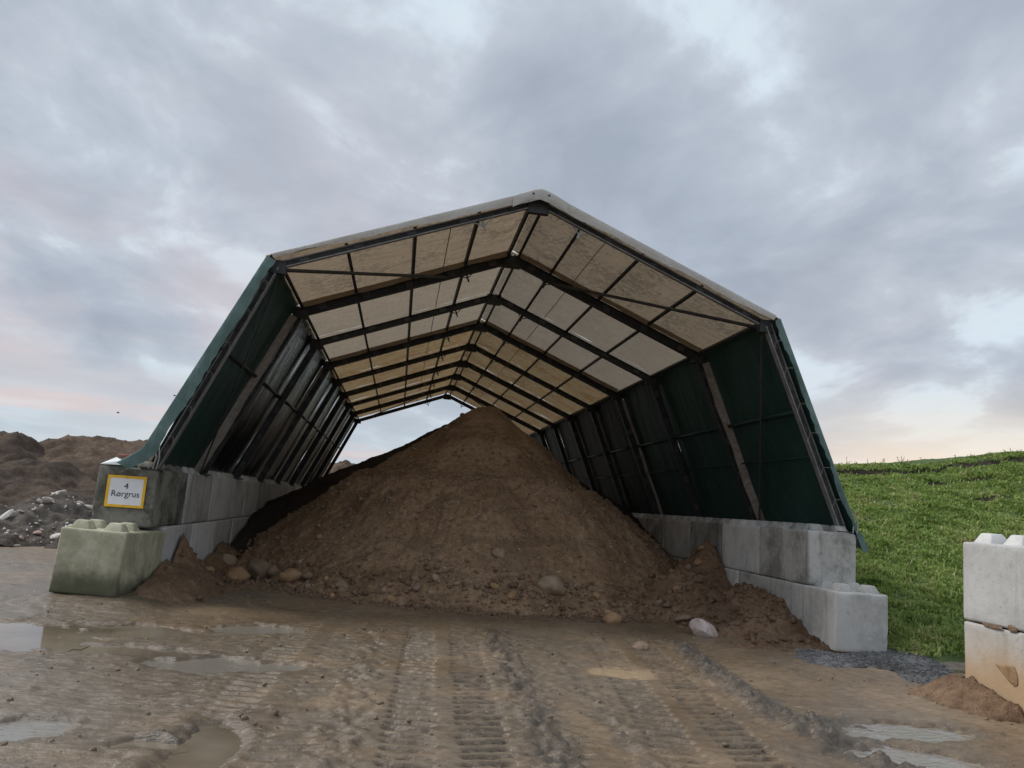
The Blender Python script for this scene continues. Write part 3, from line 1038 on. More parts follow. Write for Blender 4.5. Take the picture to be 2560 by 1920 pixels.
def block_mesh(L, seed, w=BW, h=BHH):
    """cast block lying along y from 0..L, x 0..w, z 0..h, chamfered and slightly worn"""
    bm = bmesh.new()
    bmesh.ops.create_cube(bm, size=1.0)
    g = 0.008
    for v in bm.verts:
        v.co = Vector(((v.co.x+.5)*(w-2*g)+g, (v.co.y+.5)*(L-2*g)+g, (v.co.z+.5)*(h-0.006)))
    bmesh.ops.subdivide_edges(bm, edges=bm.edges[:], cuts=9, use_grid_fill=True)
    me = bpy.data.meshes.new('concrete_block')
    sharp = [e for e in bm.edges if len(e.link_faces) == 2 and e.calc_face_angle() > 0.5]
    bmesh.ops.bevel(bm, geom=sharp, offset=0.028, segments=2, affect='EDGES', profile=0.6)
    rr = random.Random(seed)
    for v in bm.verts:
        c_ = v.co
        k_ = math.sin(c_.x*7+seed)*math.cos(c_.y*5+seed*2)*math.sin(c_.z*8+seed*.7)
        v.co = c_+Vector((rr.uniform(-1, 1), rr.uniform(-1, 1), rr.uniform(-1, 1)))*0.0016+v.normal*(0.004*k_)
    cen = Vector((w/2, L/2, h/2))
    for _ in range(9):                        # knocked corners and edges
        e_ = Vector((rr.choice((0, w)), rr.choice((0, L)), rr.choice((0, h))))
        ax = rr.randrange(3)
        e_[ax] = rr.uniform(0, (w, L, h)[ax])
        rad, dep = rr.uniform(0.05, 0.12), rr.uniform(0.008, 0.022)
        for v in bm.verts:
            d_ = (v.co-e_).length
            if d_ < rad: v.co += (cen-v.co).normalized()*dep*(1-d_/rad)
    bm.to_mesh(me)
    bm.free()
    me.polygons.foreach_set('use_smooth', [True]*len(me.polygons))
    return me


def stud_mesh():
    bm = bmesh.new()
    a, b, h = 0.130, 0.072, 0.108
    V = [bm.verts.new(p) for p in [(-a, -a, -0.01), (a, -a, -0.01), (a, a, -0.01), (-a, a, -0.01), (-b, -b, h), (b, -b, h), (b, b, h), (-b, b, h)]]
    for q in [(3, 2, 1, 0), (4, 5, 6, 7), (0, 1, 5, 4), (1, 2, 6, 5), (2, 3, 7, 6), (3, 0, 4, 7)]:
        bm.faces.new([V[i] for i in q])
    bmesh.ops.bevel(bm, geom=bm.edges[:], offset=0.016, segments=2, affect='EDGES', profile=0.5)
    me = bpy.data.meshes.new('stud')
    bm.to_mesh(me)
    bm.free()
    me.polygons.foreach_set('use_smooth', [True]*len(me.polygons))
    return me


BLOCKS = [block_mesh(BL, s) for s in (1, 2, 3, 4)]
HALF = block_mesh(BL/2, 9)
STUD = stud_mesh()


def block(parent, x, y, z, mat, studs=8, L=BL, jit=0.012, label=None, rot=None):
    me = (random.choice(BLOCKS) if L == BL else HALF).copy()
    o = link('concrete_block', me, mat, parent)
    o.location = (x+random.uniform(-jit, jit), y, z)
    o.rotation_euler = (0, 0, random.uniform(-.006, .006)) if rot is None else rot
    if label: o['label'] = label
    for j in range(studs):
        sm = STUD.copy() if j == 0 else sm
        s = link('stud', sm, mat, o)
        s.location = (0.2+0.4*(j % 2), 0.2+0.4*(j//2), BHH-0.012)
    return o


# left wall: x -4.87..-4.07, top 1.72
wl = empty('concrete_block_wall', (-4.87, 0.2, 0.12))
tag(wl, 'grey concrete block wall under the left side of the shelter, with the sign', 'wall')
ZL = 0.0
for i in range(14):
    if i == 0:
        mat, lab = M_conc_s, 'dark stained end block that carries the sign'
    else:
        mat, lab = random.choice((M_conc_l, M_conc, M_conc_l)), None
    block(wl, 0, i*BL, 0.8+ZL, mat, 8, label=lab)
blk = block(wl, -0.02, -0.94, ZL, M_conc_m, 4, label='olive green mossy block standing forward at the foot of the wall', rot=(R(-1.0), R(1.6), R(-1.5)))
for i in range(1, 14):
    block(wl, 0, -0.94+i*BL, ZL, random.choice((M_conc, M_conc_l, M_conc_l)), 0)
block(wl, 0, -0.94+14*BL, ZL, M_conc_d, 0, L=BL/2)

# right wall: x 5.29..6.09, top 1.60
wr = empty('concrete_block_wall', (5.29, -0.21, 0.0))
tag(wr, 'pale grey concrete block wall under the right side of the shelter', 'wall')
rm = [M_conc_b, M_conc_l, M_conc_d, M_conc_g, M_conc_d, M_conc_g, M_conc_d, M_conc_g, M_conc_g, M_conc_d, M_conc_g, M_conc_g, M_conc_d, M_conc_g]
for i in range(14):
    block(wr, 0, i*BL, 0.8, M_conc_b if i == 0 else rm[i], 8, label='blotchy end block of the upper course' if i == 0 else None)
block(wr, -0.03, -0.82, 0.0, M_conc_g, 4, label='clean front block of the lower course, standing forward')
for i in range(1, 14):
    block(wr, 0, -0.82+i*BL, 0.0, rm[i-1], 0)
block(wr, 0, -0.82+14*BL, 0.0, M_conc_d, 0, L=BL/2)

# neighbouring bay wall at the right edge: x 5.12.., far end y -3.64
wn_ = empty('concrete_block_wall', (5.12, -3.64, 0.0))
tag(wn_, 'clean pale concrete block wall at the right edge with mud at its foot', 'wall')
for i in range(3):
    block(wn_, 0, -BL*(i+1), 0.806, M_conc_l, 8)
    block(wn_, 0, -BL*(i+1), 0.0, M_conc_mud, 0, label='lower block washed with yellow mud' if i == 0 else None)
# caked mud on the lower block face and in the joint: parts of that wall
def splat(parent, pts, mat, name, thick=0.02):
    n_ = len(pts)
    V_ = [(-0.002, p[0], p[1]) for p in pts]+[(-thick, p[0]*0.75+0.25*sum(q[0] for q in pts)/n_, p[1]*0.75+0.25*sum(q[1] for q in pts)/n_) for p in pts]
    F_ = [tuple(range(n_, 2*n_))]+[(i, (i+1) % n_, n_+(i+1) % n_, n_+i) for i in range(n_)]
    mb = MB()
    mb.add(V_, F_)
    o = mb.build(name, mat, parent)
    return o


splat(wn_, [(-0.45, 0.455), (-0.50, 0.445), (-0.56, 0.465), (-0.63, 0.47), (-0.69, 0.475), (-0.715, 0.43), (-0.73, 0.37), (-0.72, 0.31), (-0.68, 0.295), (-0.62, 0.325), (-0.56, 0.37), (-0.50, 0.41)], M_mudcake, 'mud_splash', 0.012)
splat(wn_, [(-0.28, 0.815), (-0.38, 0.82), (-0.46, 0.815), (-0.54, 0.82), (-0.56, 0.785), (-0.47, 0.78), (-0.38, 0.785), (-0.30, 0.79)], M_heap, 'mud_smear', 0.01)
splat(wn_, [(-0.62, 0.845), (-0.67, 0.85), (-0.72, 0.84), (-0.735, 0.80), (-0.70, 0.785), (-0.63, 0.79)], M_heap, 'mud_smear', 0.01)


# ---- sign on the left wall's end block
sg = empty('sign', (-4.46, 0.176, 1.385))
sg.rotation_euler = (0, R(-0.5), 0)
tag(sg, 'white sign with yellow border reading 4 Rørgrus on the stained end block', 'sign')
SW, SH = 0.50, 0.42
bevel_mesh(MB().box((-SW/2, -0.006, -SH/2), (SW/2, 0.006, SH/2)).build('sign_panel', M_white, sg).data, 0.002, 1)
bw = 0.030
for lo, hi in (((-SW/2-.004, -.012, SH/2-bw), (SW/2+.004, -.004, SH/2+.004)), ((-SW/2-.004, -.012, -SH/2-.004), (SW/2+.004, -.004, -SH/2+bw)),
               ((-SW/2-.004, -.012, -SH/2+bw), (-SW/2+bw, -.004, SH/2-bw)), ((SW/2-bw, -.012, -SH/2+bw), (SW/2+.004, -.004, SH/2-bw))):
    MB().box(lo, hi).build('border_strip', M_yellow, sg)
for x_, z_ in ((0, SH/2-bw/2), (0, -SH/2+bw/2)):
    MB().tube([(x_, -0.011, z_), (x_, -0.017, z_)], 0.008, 8).build('screw', M_galv, sg)


def text_part(s, size, x, z, parent, name):
    cu = bpy.data.curves.new(name, 'FONT')
    cu.body = s
    cu.size = size
    cu.align_x = 'CENTER'
    cu.extrude = 0.0012
    to = bpy.data.objects.new(name, cu)
    COL.objects.link(to)
    dg = bpy.context.evaluated_depsgraph_get()
    me = bpy.data.meshes.new_from_object(to.evaluated_get(dg))
    bpy.data.objects.remove(to)
    o = link(name, me, M_ink, parent)
    o.rotation_euler = (R(90), 0, 0)
    o.location = (x, -0.0085, z)
    return o


text_part('4', 0.115, 0.0, 0.035, sg, 'numeral')
text_part('Rørgrus', 0.115, 0.0, -0.070, sg, 'lettering')


# ================================================================== SHELTER
sh = empty('tarpaulin_shelter', (0.92, 0, 1.6))
tag(sh, 'open ended tarpaulin shelter with cream roof and green sides on block walls', 'shelter')
O = Vector(sh.location)
NB, SP = 8, 2.845
SEC = {'BL': (-4.17, 1.72), 'EL': (-2.83, 4.74), 'RD': (0.907, 6.21), 'ER': (4.66, 4.69), 'BR': (5.96, 1.60)}


def P(key, y):
    x_, z_ = SEC[key]
    return Vector((x_, y, z_))-O


def lerp(a, b, t_):
    return a+(b-a)*t_


def outward(a, b):
    """outward normal (xz plane) of the member a->b, pointing away from the inside"""
    d_ = (b-a).normalized()
    n_ = Vector((-d_.z, 0, d_.x))
    mid_ = (a+b)/2
    c_ = Vector((0.92, 0, 2.6))-O
    c_.y = mid_.y
    return n_ if n_.dot(mid_-c_) > 0 else -n_


def member(a, b, name, deep, chord_mat, web_mat, plates, wid=0.11, parent=sh):
    n_ = outward(a, b)
    mb = MB()
    mb.bar(a, b, 0.03, deep, (0, 1, 0))
    o = mb.build(name, web_mat, parent)
    for s_ in (-1, 1):
        c_ = n_*(s_*(deep/2+0.009))
        MB().bar(a+c_, b+c_, wid, 0.016, (0, 1, 0)).build('flange', chord_mat, o)
    L = (b-a).length
    for j in range(plates):
        m_ = lerp(a, b, (j+0.5)/plates)
        t_ = (b-a).normalized()
        MB().bar(m_-t_*0.07, m_+t_*0.07, wid*0.92, deep-0.02, (0, 1, 0)).build('splice_plate', M_plate, o)
    return o


for i in range(NB+1):
    y_ = i*SP
    deep = 0.07 if i == 0 else (0.125 if i % 2 else 0.10)
    mt = M_galv if i == 0 else M_steel
    wb = M_plate if i == 0 else M_steel
    pl, pr = (5, 5)
    if i == NB: pl = pr = 3
    yb = y_+(0.32 if i == 0 else 0)
    member(P('EL', y_), P('RD', y_), 'rafter', deep, M_steel if i else M_galv, M_steel, pl, 0.11 if i else 0.07)
    member(P('RD', y_), P('ER', y_), 'rafter', deep, M_steel if i else M_galv, M_steel, pr, 0.11 if i else 0.07)
    member(P('BL', yb), P('EL', y_), 'post', deep, M_galv if i == 0 else M_steel, M_steel if i else wb, 5 if i < 4 else 3)
    member(P('BR', y_), P('ER', y_), 'post', deep, M_galv if i == 0 else M_steel, M_steel if i else wb, 5 if i < 4 else 3)
    for kx, yq in (('BL', yb), ('BR', y_)):
        b_ = P(kx, yq)
        MB().box((b_.x-0.16, b_.y-0.13, b_.z-0.005), (b_.x+0.16, b_.y+0.13, b_.z+0.02)).build('base_plate', M_plate, sh)
    # ridge and knee gussets
    for kx, q in (('RD', 0.16), ('EL', 0.14), ('ER', 0.14)):
        c_ = P(kx, y_)
        c_ = c_+Vector((0, 0, -0.05 if kx == 'RD' else 0))
        MB().box((c_.x-q, c_.y-0.05, c_.z-q*0.8), (c_.x+q, c_.y+0.05, c_.z+q*0.6)).build('gusset', M_steel, sh)

FRL, FRR = (0.23, 0.48, 0.74), (0.19, 0.445, 0.705)
OUT = 0.135                       # purlins ride on top of the frames, the sheet on the purlins
for i in range(NB):
    ya, yb_ = i*SP+0.03, (i+1)*SP-0.03
    for (ka, kb, fr) in (('RD', 'EL', FRL), ('RD', 'ER', FRR)):
        a0, b0 = P(ka, 0), P(kb, 0)
        n_ = outward(a0, b0)
        for f_ in (0.022,)+fr+(0.985,):
            c_ = lerp(a0, b0, f_)+n_*(0.05 if f_ > 0.9 or f_ < 0.1 else 0.075)
            MB().bar(c_+Vector((0, ya, 0)), c_+Vector((0, yb_, 0)), 0.055, 0.05, n_).build('purlin', M_steel, sh)
    for (ka, kb, fs) in (('EL', 'BL', (0.42,)), ('ER', 'BR', (0.42, 0.64))):
        a0, b0 = P(ka, 0), P(kb, 0)
        n_ = outward(a0, b0)
        for q, f_ in enumerate(fs):
            c_ = lerp(a0, b0, f_)+n_*0.05
            MB().tube([c_+Vector((0, ya-0.02, 0)), c_+Vector((0, yb_, 0))], 0.032 if q == 0 else 0.014, 8).build('girt', M_steel if ka == 'EL' else M_green, sh, True)
# hanging brackets where the upper purlin meets each frame
for i in range(NB+1):
    for (ka, kb, f_) in (('RD', 'EL', FRL[0]), ('RD', 'ER', FRR[0])):
        a0, b0 = P(ka, i*SP), P(kb, i*SP)
        n_ = outward(a0, b0)
        c_ = lerp(a0, b0, f_)-n_*0.12
        t_ = (b0-a0).normalized()
        mb = MB()
        mb.bar(c_+t_*0.14+n_*0.06, c_-n_*0.03, 0.016, 0.016)
        mb.bar(c_-t_*0.14+n_*0.06, c_-n_*0.03, 0.016, 0.016)
        mb.bar(c_+n_*0.05, c_-n_*0.10, 0.03, 0.03)
        mb.build('hanger', M_galv if i == 0 else M_steel, sh)
# end-bay diagonals
for (ka, kb, f1, base, yoff) in (('EL', 'RD', 0.70, 'BL', 0.0), ('ER', 'RD', 0.78, 'BR', 0.0)):
    a0 = P(ka, 0.12)
    b0 = lerp(P(ka, SP), P(kb, SP), f1)
    n_ = outward(P(ka, 0), P(kb, 0))
    MB().bar(a0-n_*0.02, b0-n_*0.06, 0.035, 0.06, n_).build('brace', M_plate, sh)
    b1 = P(base, SP-0.1)
    n2_ = outward(P(ka, 0), P(base, 0))
    MB().bar(a0-n2_*0.03+Vector((0, 0, -0.12)), b1-n2_*0.02, 0.05, 0.012, (0, 1, 0)).build('brace', M_plate if ka == 'ER' else M_steel, sh)
    a0, b0 = P(ka, NB*SP-0.1), lerp(P(ka, (NB-1)*SP), P(kb, (NB-1)*SP), f1)
    MB().bar(a0-n_*0.02, b0-n_*0.06, 0.03, 0.05, n_).build('brace', M_steel, sh)


def sheet(a, b, c, d, nu, nv, disp, name, mat):
    """bilinear cloth; a-b along u, a-d along v; disp(U,V) -> displacement along the normal"""
    U, Vv = np.meshgrid(np.linspace(0, 1, nu), np.linspace(0, 1, nv))
    A, B, C_, D = (np.array(p_) for p_ in (a, b, c, d))
    Pn = ((1-U)*(1-Vv))[..., None]*A+(U*(1-Vv))[..., None]*B+(U*Vv)[..., None]*C_+((1-U)*Vv)[..., None]*D
    n_ = np.cross(B-A, D-A)
    n_ = n_/np.linalg.norm(n_)
    Pn = Pn+disp(U, Vv)[..., None]*n_
    return link(name, mesh_np(name, Pn.reshape(-1, 3), grid_faces(nu, nv)), mat, sh, True)


for i in range(NB):
    ya, yb_ = i*SP-(0.16 if i == 0 else 0), (i+1)*SP+(0.14 if i == NB-1 else 0)
    if i in (0, 2): yb_ -= 0.05                  # lap joints between the tarpaulin modules
    mat = M_cream0 if i == 0 else (M_cream1 if i in (1, 2) else M_cream2)
    for (ka, kb, fr) in (('RD', 'EL', FRL), ('RD', 'ER', FRR)):
        a0, b0 = P(ka, 0), P(kb, 0)
        n_ = outward(a0, b0)
        o_ = n_*OUT
        ext = (b0-a0).normalized()*0.05
        sd_ = i*7+(0 if kb == 'EL' else 3)
        knots = np.array((0.0,)+fr+(1.0,))

        def disp(U, V_, sd_=sd_, knots=knots, s_=(1 if kb == 'ER' else -1)):
            k_ = np.clip(np.searchsorted(knots, U, side='right')-1, 0, len(knots)-2)
            w_ = (U-knots[k_])/(knots[k_+1]-knots[k_])
            sag = -0.035*np.sin(np.pi*w_)*np.sin(np.pi*V_)
            r_ = 0.012*fbm(U*5, V_*3+sd_, 1.3, 3, sd_+500)+0.008*np.sin(V_*26+4*fbm(U*3, V_*2, 1.1, 2, sd_+520))*fbm(U*2, V_, 1.5, 2, sd_+540)
            return (sag+r_)*(-s_)*-1
        a_, b_ = a0+o_-(b0-a0).normalized()*0.055, b0+o_+ext*1.9
        sheet(a_+Vector((0, ya, 0)), b_+Vector((0, ya, 0)), b_+Vector((0, yb_, 0)), a_+Vector((0, yb_, 0)), 61, 25, disp, 'roof_sheet', mat)
        # seam sewn along the cloth
        f_ = 0.335 if kb == 'EL' else 0.30
        c_ = lerp(a0, b0, f_)+n_*(OUT-0.045)
        MB().bar(c_+Vector((0, ya+.2, 0)), c_+Vector((0, yb_-.1, 0)), 0.012, 0.012, n_).build('seam_cord', M_strip, sh)
    for (ka, kb) in (('EL', 'BL'), ('ER', 'BR')):
        a0, b0 = P(ka, 0), P(kb, 0)
        n_ = outward(a0, b0)
        ext = (b0-a0).normalized()*(0.02 if kb == 'BL' else 0.10)
        o_ = n_*0.12
        sd_ = i*5+(40 if kb == 'BR' else 60)
        s_ = -1 if kb == 'BR' else 1

        def disp2(U, V_, sd_=sd_, s_=s_):
            bel = 0.05*np.sin(np.pi*V_)*(0.4+0.6*np.sin(np.pi*np.clip(U, 0, 1)))
            r_ = 0.02*fbm(V_*7, U*1.6+sd_, 1.0, 3, sd_+600)+0.010*fbm(V_*16, U*3, 1.0, 3, sd_+620)
            return s_*(bel+r_)
        a_, b_ = a0+o_-(b0-a0).normalized()*0.10, b0+o_+ext
        yq = 0.36 if (i == 0 and kb == 'BL') else ya+0.02
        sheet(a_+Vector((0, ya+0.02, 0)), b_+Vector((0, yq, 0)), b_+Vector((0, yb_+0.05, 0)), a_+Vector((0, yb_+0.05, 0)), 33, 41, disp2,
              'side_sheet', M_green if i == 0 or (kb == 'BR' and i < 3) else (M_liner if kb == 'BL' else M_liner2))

# joint strips and hanging flaps at the module joints (frames 1 and 3)
for i in (1, 3):
    for (ka, kb) in (('RD', 'EL'), ('RD', 'ER')):
        a0, b0 = P(ka, i*SP), P(kb, i*SP)
        n_ = outward(a0, b0)
        MB().bar(a0+n_*(OUT+0.03)+Vector((0, -0.06, 0)), b0+n_*(OUT+0.03)+Vector((0, -0.06, 0)), 0.22, 0.006).build('joint_strip', M_joint, sh)
        V_, F_ = [], []
        nn = 40
        for j in range(nn+1):
            c_ = lerp(a0, b0, 0.02+0.96*j/nn)
            dr = 0.105+0.008*math.sin(j*0.5+i)+0.004*math.sin(j*1.4)
            V_ += [c_+n_*(OUT-0.01)+Vector((0, -0.17, 0)), c_+n_*(OUT-dr)+Vector((0, -0.20, 0))]
        for j in range(nn):
            F_.append((2*j, 2*j+2, 2*j+3, 2*j+1))
        MB().add(V_, F_).build('hanging_flap', M_valance, sh)
# tan canvas edge strips along the posts of frame 1 and 3
for i in (1, 3):
    for (ka, kb) in (('EL', 'BL'), ('ER', 'BR')):
        a0, b0 = P(ka, i*SP), P(kb, i*SP)
        n_ = outward(a0, b0)
        V_, F_ = [], []
        nn = 30
        for j in range(nn+1):
            f_ = 0.04+0.96*j/nn
            c_ = lerp(a0, b0, f_)
            wv = 0.008*math.sin(j*0.45+i)+0.003*math.sin(j*1.3)
            w_ = 0.115 if i == 1 else 0.045
            V_ += [c_+n_*(0.10+wv*.3)+Vector((0, -0.16, 0)), c_+n_*(0.10-w_+wv)+Vector((0, -0.13-wv, 0)), c_+n_*(0.085-w_+wv)+Vector((0, -0.10-wv, 0))]
        for j in range(nn):
            F_ += [(3*j, 3*j+3, 3*j+4, 3*j+1), (3*j+1, 3*j+4, 3*j+5, 3*j+2)]
        MB().add(V_, F_).build('edge_strip', M_strip, sh)
    for (ka, kb) in (('EL', 'RD'), ('ER', 'RD')):
        pass


# front edge: cloth turned over the frame
def edge_band(pa, pb, w0, w1, name, mat, nseg=50, out=OUT, wav=0.009, seed=1, yf=-0.20):
    n_ = outward(pa, pb)
    V_, F_ = [], []
    for j in range(nseg+1):
        f_ = j/nseg
        c_ = lerp(pa, pb, f_)
        drop = w0+(w1-w0)*f_+wav*math.sin(j*0.37+seed)+wav*0.5*math.sin(j*1.3+seed*2)
        bul = 0.010*math.sin(j*0.41+seed)
        prof = [(out+0.004, -0.02), (out+0.004, yf+0.004), (out-0.004, yf), (out-drop*0.5, yf+bul), (out-drop, yf+0.015+bul*1.5)]
        for (o_, yy) in prof:
            V_.append(c_+n_*o_+Vector((0, yy-c_.y, 0)))
    for j in range(nseg):
        for q in range(4):
            a_ = j*5+q
            F_.append((a_, a_+5, a_+6, a_+1))
    return MB().add(V_, F_).build(name, mat, sh, True)


edge_band(P('EL', 0), P('RD', 0), 0.05, 0.14, 'roof_edge_flap', M_creamx, seed=2)
edge_band(P('RD', 0), P('ER', 0), 0.14, 0.09, 'roof_edge_flap', M_creamx, seed=5)
# ridge cap: cloth bunched over the peak
rd = P('RD', 0)
V_, F_ = [], []
for j in range(13):
    f_ = -1+2*j/12
    zz = -abs(f_)**1.3*0.17
    for (dz_, yy) in ((0.150, -0.02), (0.150, -0.203), (0.135, -0.207), (0.04, -0.209+0.012*math.sin(j*1.3)*(1-f_*f_)), (-0.012-0.012*math.cos(j*0.9), -0.192)):
        V_.append((rd.x+f_*0.42, yy, rd.z+zz+dz_))
for j in range(12):
    for q in range(4):
        a_ = j*5+q
        F_.append((a_, a_+5, a_+6, a_+1))
MB().add(V_, F_).build('ridge_cap', M_creamx, sh, True)
for s_ in (-0.12, 0.12):
    MB().tube([(rd.x+s_, -0.20, rd.z+0.05), (rd.x+s_, -0.226, rd.z+0.05)], 0.016, 8).build('eyelet', M_steel, sh)


def side_band(ka, kb, w0, w1, seed, flare):
    pa, pb = P(ka, 0), P(kb, 0)
    n_ = outward(pa, pb)
    t_ = (pb-pa).normalized()
    V_, F_ = [], []
    ns = 60
    for j in range(ns+1):
        f_ = j/ns*1.05-0.01
        c_ = lerp(pa, pb, f_)
        w_ = w0+(w1-w0)*f_+0.012*math.sin(j*0.31+seed)+0.006*math.sin(j*1.7)
        bul = 0.01*math.sin(j*0.43+seed)+0.005*math.sin(j*1.9)
        fl = flare*max(0, f_-0.925)**1.25*34
        for (o_, yy) in ((0.142, 0.1), (0.146, -0.195), (0.138, -0.20), (0.14-w_*0.5, -0.20+bul*1.5), (0.14-w_, -0.185+bul*2)):
            V_.append(c_+n_*(o_+fl*0.26)+Vector((0, yy-c_.y, max(0, fl*0.05))))
    for j in range(ns):
        for q in range(4):
            a_ = j*5+q
            F_.append((a_, a_+5, a_+6, a_+1))
    MB().add(V_, F_).build('side_edge_flap', M_greenx, sh, True)
    # white lacing between the flap and the post
    for j in range(6):
        f_ = 0.08+0.155*j+random.uniform(-.015, .015)
        c_ = lerp(pa, pb, f_)
        yb2 = 0.32*f_ if kb == 'BL' else 0
        w_ = w0+(w1-w0)*f_
        MB().tube([c_+n_*(0.15-w_)+Vector((0, -0.18, 0)), c_+n_*(0.02-w_*0.5)+Vector((0, -0.13+yb2*.6, 0.03)), c_-n_*0.07+t_*0.10+Vector((0, -0.06+yb2, 0))], 0.0030, 5).build('lacing_cord', M_rope, sh)


side_band('EL', 'BL', 0.14, 0.17, 3, 0.30)
side_band('ER', 'BR', 0.085, 0.06, 6, 0.0)
# loose corner of the right flap hanging past the wall top
a0, b0 = P('ER', 0), P('BR', 0)
n_, t_ = outward(a0, b0), (b0-a0).normalized()
c_ = b0+n_*0.15+Vector((0, -0.2, 0))
MB().add([c_+t_*0.05-n_*0.06, c_+t_*0.05+n_*0.02, c_+t_*0.34+n_*0.06, c_+t_*0.36-n_*0.05, c_+t_*0.05+n_*0.03+Vector((0, .5, 0)), c_+t_*0.32+n_*0.08+Vector((0, .5, 0))],
         [(0, 1, 2, 3), (1, 4, 5, 2)]).build('loose_corner', M_greenx, sh)
# tie ropes at the front feet
for (kx, dx, yy) in (('BL', 0.02, 0.30), ('BL', 0.07, 0.28), ('BL', -0.03, 0.27), ('BR', 0.05, -0.05), ('BR', 0.11, -0.06)):
    b_ = P(kx, yy)
    MB().tube([b_+Vector((dx-.02, -0.1, 0.36)), b_+Vector((dx+.02, -0.14, 0.16)), b_+Vector((dx, -0.15, 0.0))], 0.009, 5).build('tie_rope', M_rope, sh)

# litter on top of the left end block
mb = MB()
mb.add([(-4.86, 0.22, 1.735), (-4.55, 0.21, 1.74), (-4.52, 0.55, 1.77), (-4.83, 0.5, 1.80), (-4.70, 0.32, 1.845), (-4.60, 0.25, 1.80)],
       [(0, 1, 5), (0, 5, 4), (1, 2, 4, 5), (2, 3, 4), (3, 0, 4)])
tag(mb.build('plastic_film', M_film), 'crumpled pale plastic film lying on top of the sign block', 'plastic film')
tag(bevel_mesh(MB().bar((-4.80, 0.75, 1.88), (-4.42, 0.70, 1.90), 0.12, 0.03).build('board', M_redw).data, 0.004, 1) and bpy.data.objects['board'],
    'faded red board lying behind the loose green flap on the left wall', 'board')


# ================================================================== STONES
def rock_mesh(seed, sub=2, flat=0.75, lump=0.25, angular=0.0):
    bm = bmesh.new()
    bmesh.ops.create_icosphere(bm, subdivisions=sub, radius=1.0)
    rr = random.Random(seed)
    if angular:
        planes = [(Vector((rr.gauss(0, 1), rr.gauss(0, 1), rr.gauss(0, 1))).normalized(), rr.uniform(0.5, 0.8) if angular == 1 else rr.uniform(0.66, 0.88)) for _ in range(9)]
    oa = Vector((rr.uniform(0, 50), rr.uniform(0, 50), rr.uniform(0, 50)))
    from mathutils import noise as mn
    for v in bm.verts:
        d = v.co.normalized()
        r_ = 1+lump*mn.noise(d*1.1+oa)+lump*0.4*mn.noise(d*2.7+oa)
        if angular:
            for n_, k_ in planes:
                q = d.dot(n_)
                if q > 1e-3: r_ = min(r_, k_/q*1.1)
        v.co = d*r_
        v.co.z *= flat
    me = bpy.data.meshes.new('stone')
    bm.to_mesh(me)
    bm.free()
    me.polygons.foreach_set('use_smooth', [angular != 1]*len(me.polygons))
    return me


def stone(name, x, y, z, size, seed, mat, label, group=None, rot=None, flat=0.75, lump=0.25, angular=0, sub=3):
    o = link(name, rock_mesh(seed, sub, flat, lump, angular), mat)
    o.location = (x, y, z)
    o.scale = size
    o.rotation_euler = rot or (random.uniform(-.3, .3), random.uniform(-.3, .3), random.uniform(0, 6))
    tag(o, label, 'stone', group)
    return o


def surf(x, y):
    hs = [gz(x, y)]
    for f_ in (pile_h, left_heap, right_heap, far_heap):
        hs.append(float(f_(np.array([x], float), np.array([y], float))[0]))
    return max(hs)


def on_surf(name, x, y, s, *a, sink=0.25, **k):
    return stone(name, x, y, surf(x, y)+s*(0.75-sink*1.5), (s*random.uniform(.95, 1.15), s*random.uniform(.85, 1.0), s*random.uniform(.9, 1.0)), *a, **k)


def big(x, y, s, seed, mat, label, **k):
    o = on_surf('stone', x, y, s*1.18, seed, mat, label, sink=0.33, **{'angular': 0.5, 'lump': 0.4, **k})
    return o


big(-3.36, 3.02, 0.19, 111, M_st_red, 'rounded reddish boulder, leftmost of the row at the foot of the pile')
big(-2.98, 3.08, 0.215, 12, M_st_grey, 'large lumpy grey brown boulder beside the reddish one')
big(-2.74, 2.80, 0.125, 13, M_st_grey, 'small boulder half buried between the lumpy and the tan one')
big(-2.42, 2.52, 0.165, 14, M_st_red, 'smooth tan boulder, right end of the boulder row')
big(-2.12, 2.30, 0.10, 15, M_st_grey, 'small dark stone just right of the tan boulder')
big(-3.70, 3.85, 0.13, 16, M_st_pale, 'pale stone above the boulder row by the left wall')
big(-3.95+0.15, 2.75, 0.11, 17, M_st_red, 'small stone on the soil left of the boulder row')
big(1.80, 1.42, 0.185, 131, M_st_pale, 'big pale boulder sunk in the foot of the pile, centre', flat=0.9, lump=.4)
big(2.58, 0.50, 0.125, 19, M_st_red, 'rounded stone on the mud right of the big pale boulder')
big(3.70, 0.60, 0.13, 21, M_st_pale, 'flat yellowish stone behind the white wedge stone', flat=0.4)
stone('stone', 3.72, -0.22, gz(3.72, -0.22)+0.10, (0.24, 0.17, 0.19), 22, M_st_white, 'sharp white and pink wedge shaped stone lying on the mud', rot=(0.1, 0.35, 0.3), flat=0.9, lump=.3, angular=1)
big(0.98, 1.9, 0.12, 23, M_st_pale, 'pale stone at the foot of the pile left of the big boulder', flat=.7)
big(-0.35, 1.35, 0.085, 24, M_st_grey, 'small grey stone at the toe of the pile, left of centre')
big(-1.52, 1.85, 0.10, 25, M_st_pale, 'pale lump at the left toe of the pile')
big(2.35, -2.05+0.4, 0.10, 26, M_st_grey, 'dark stone pressed into the mud right of the tracks', flat=.4)
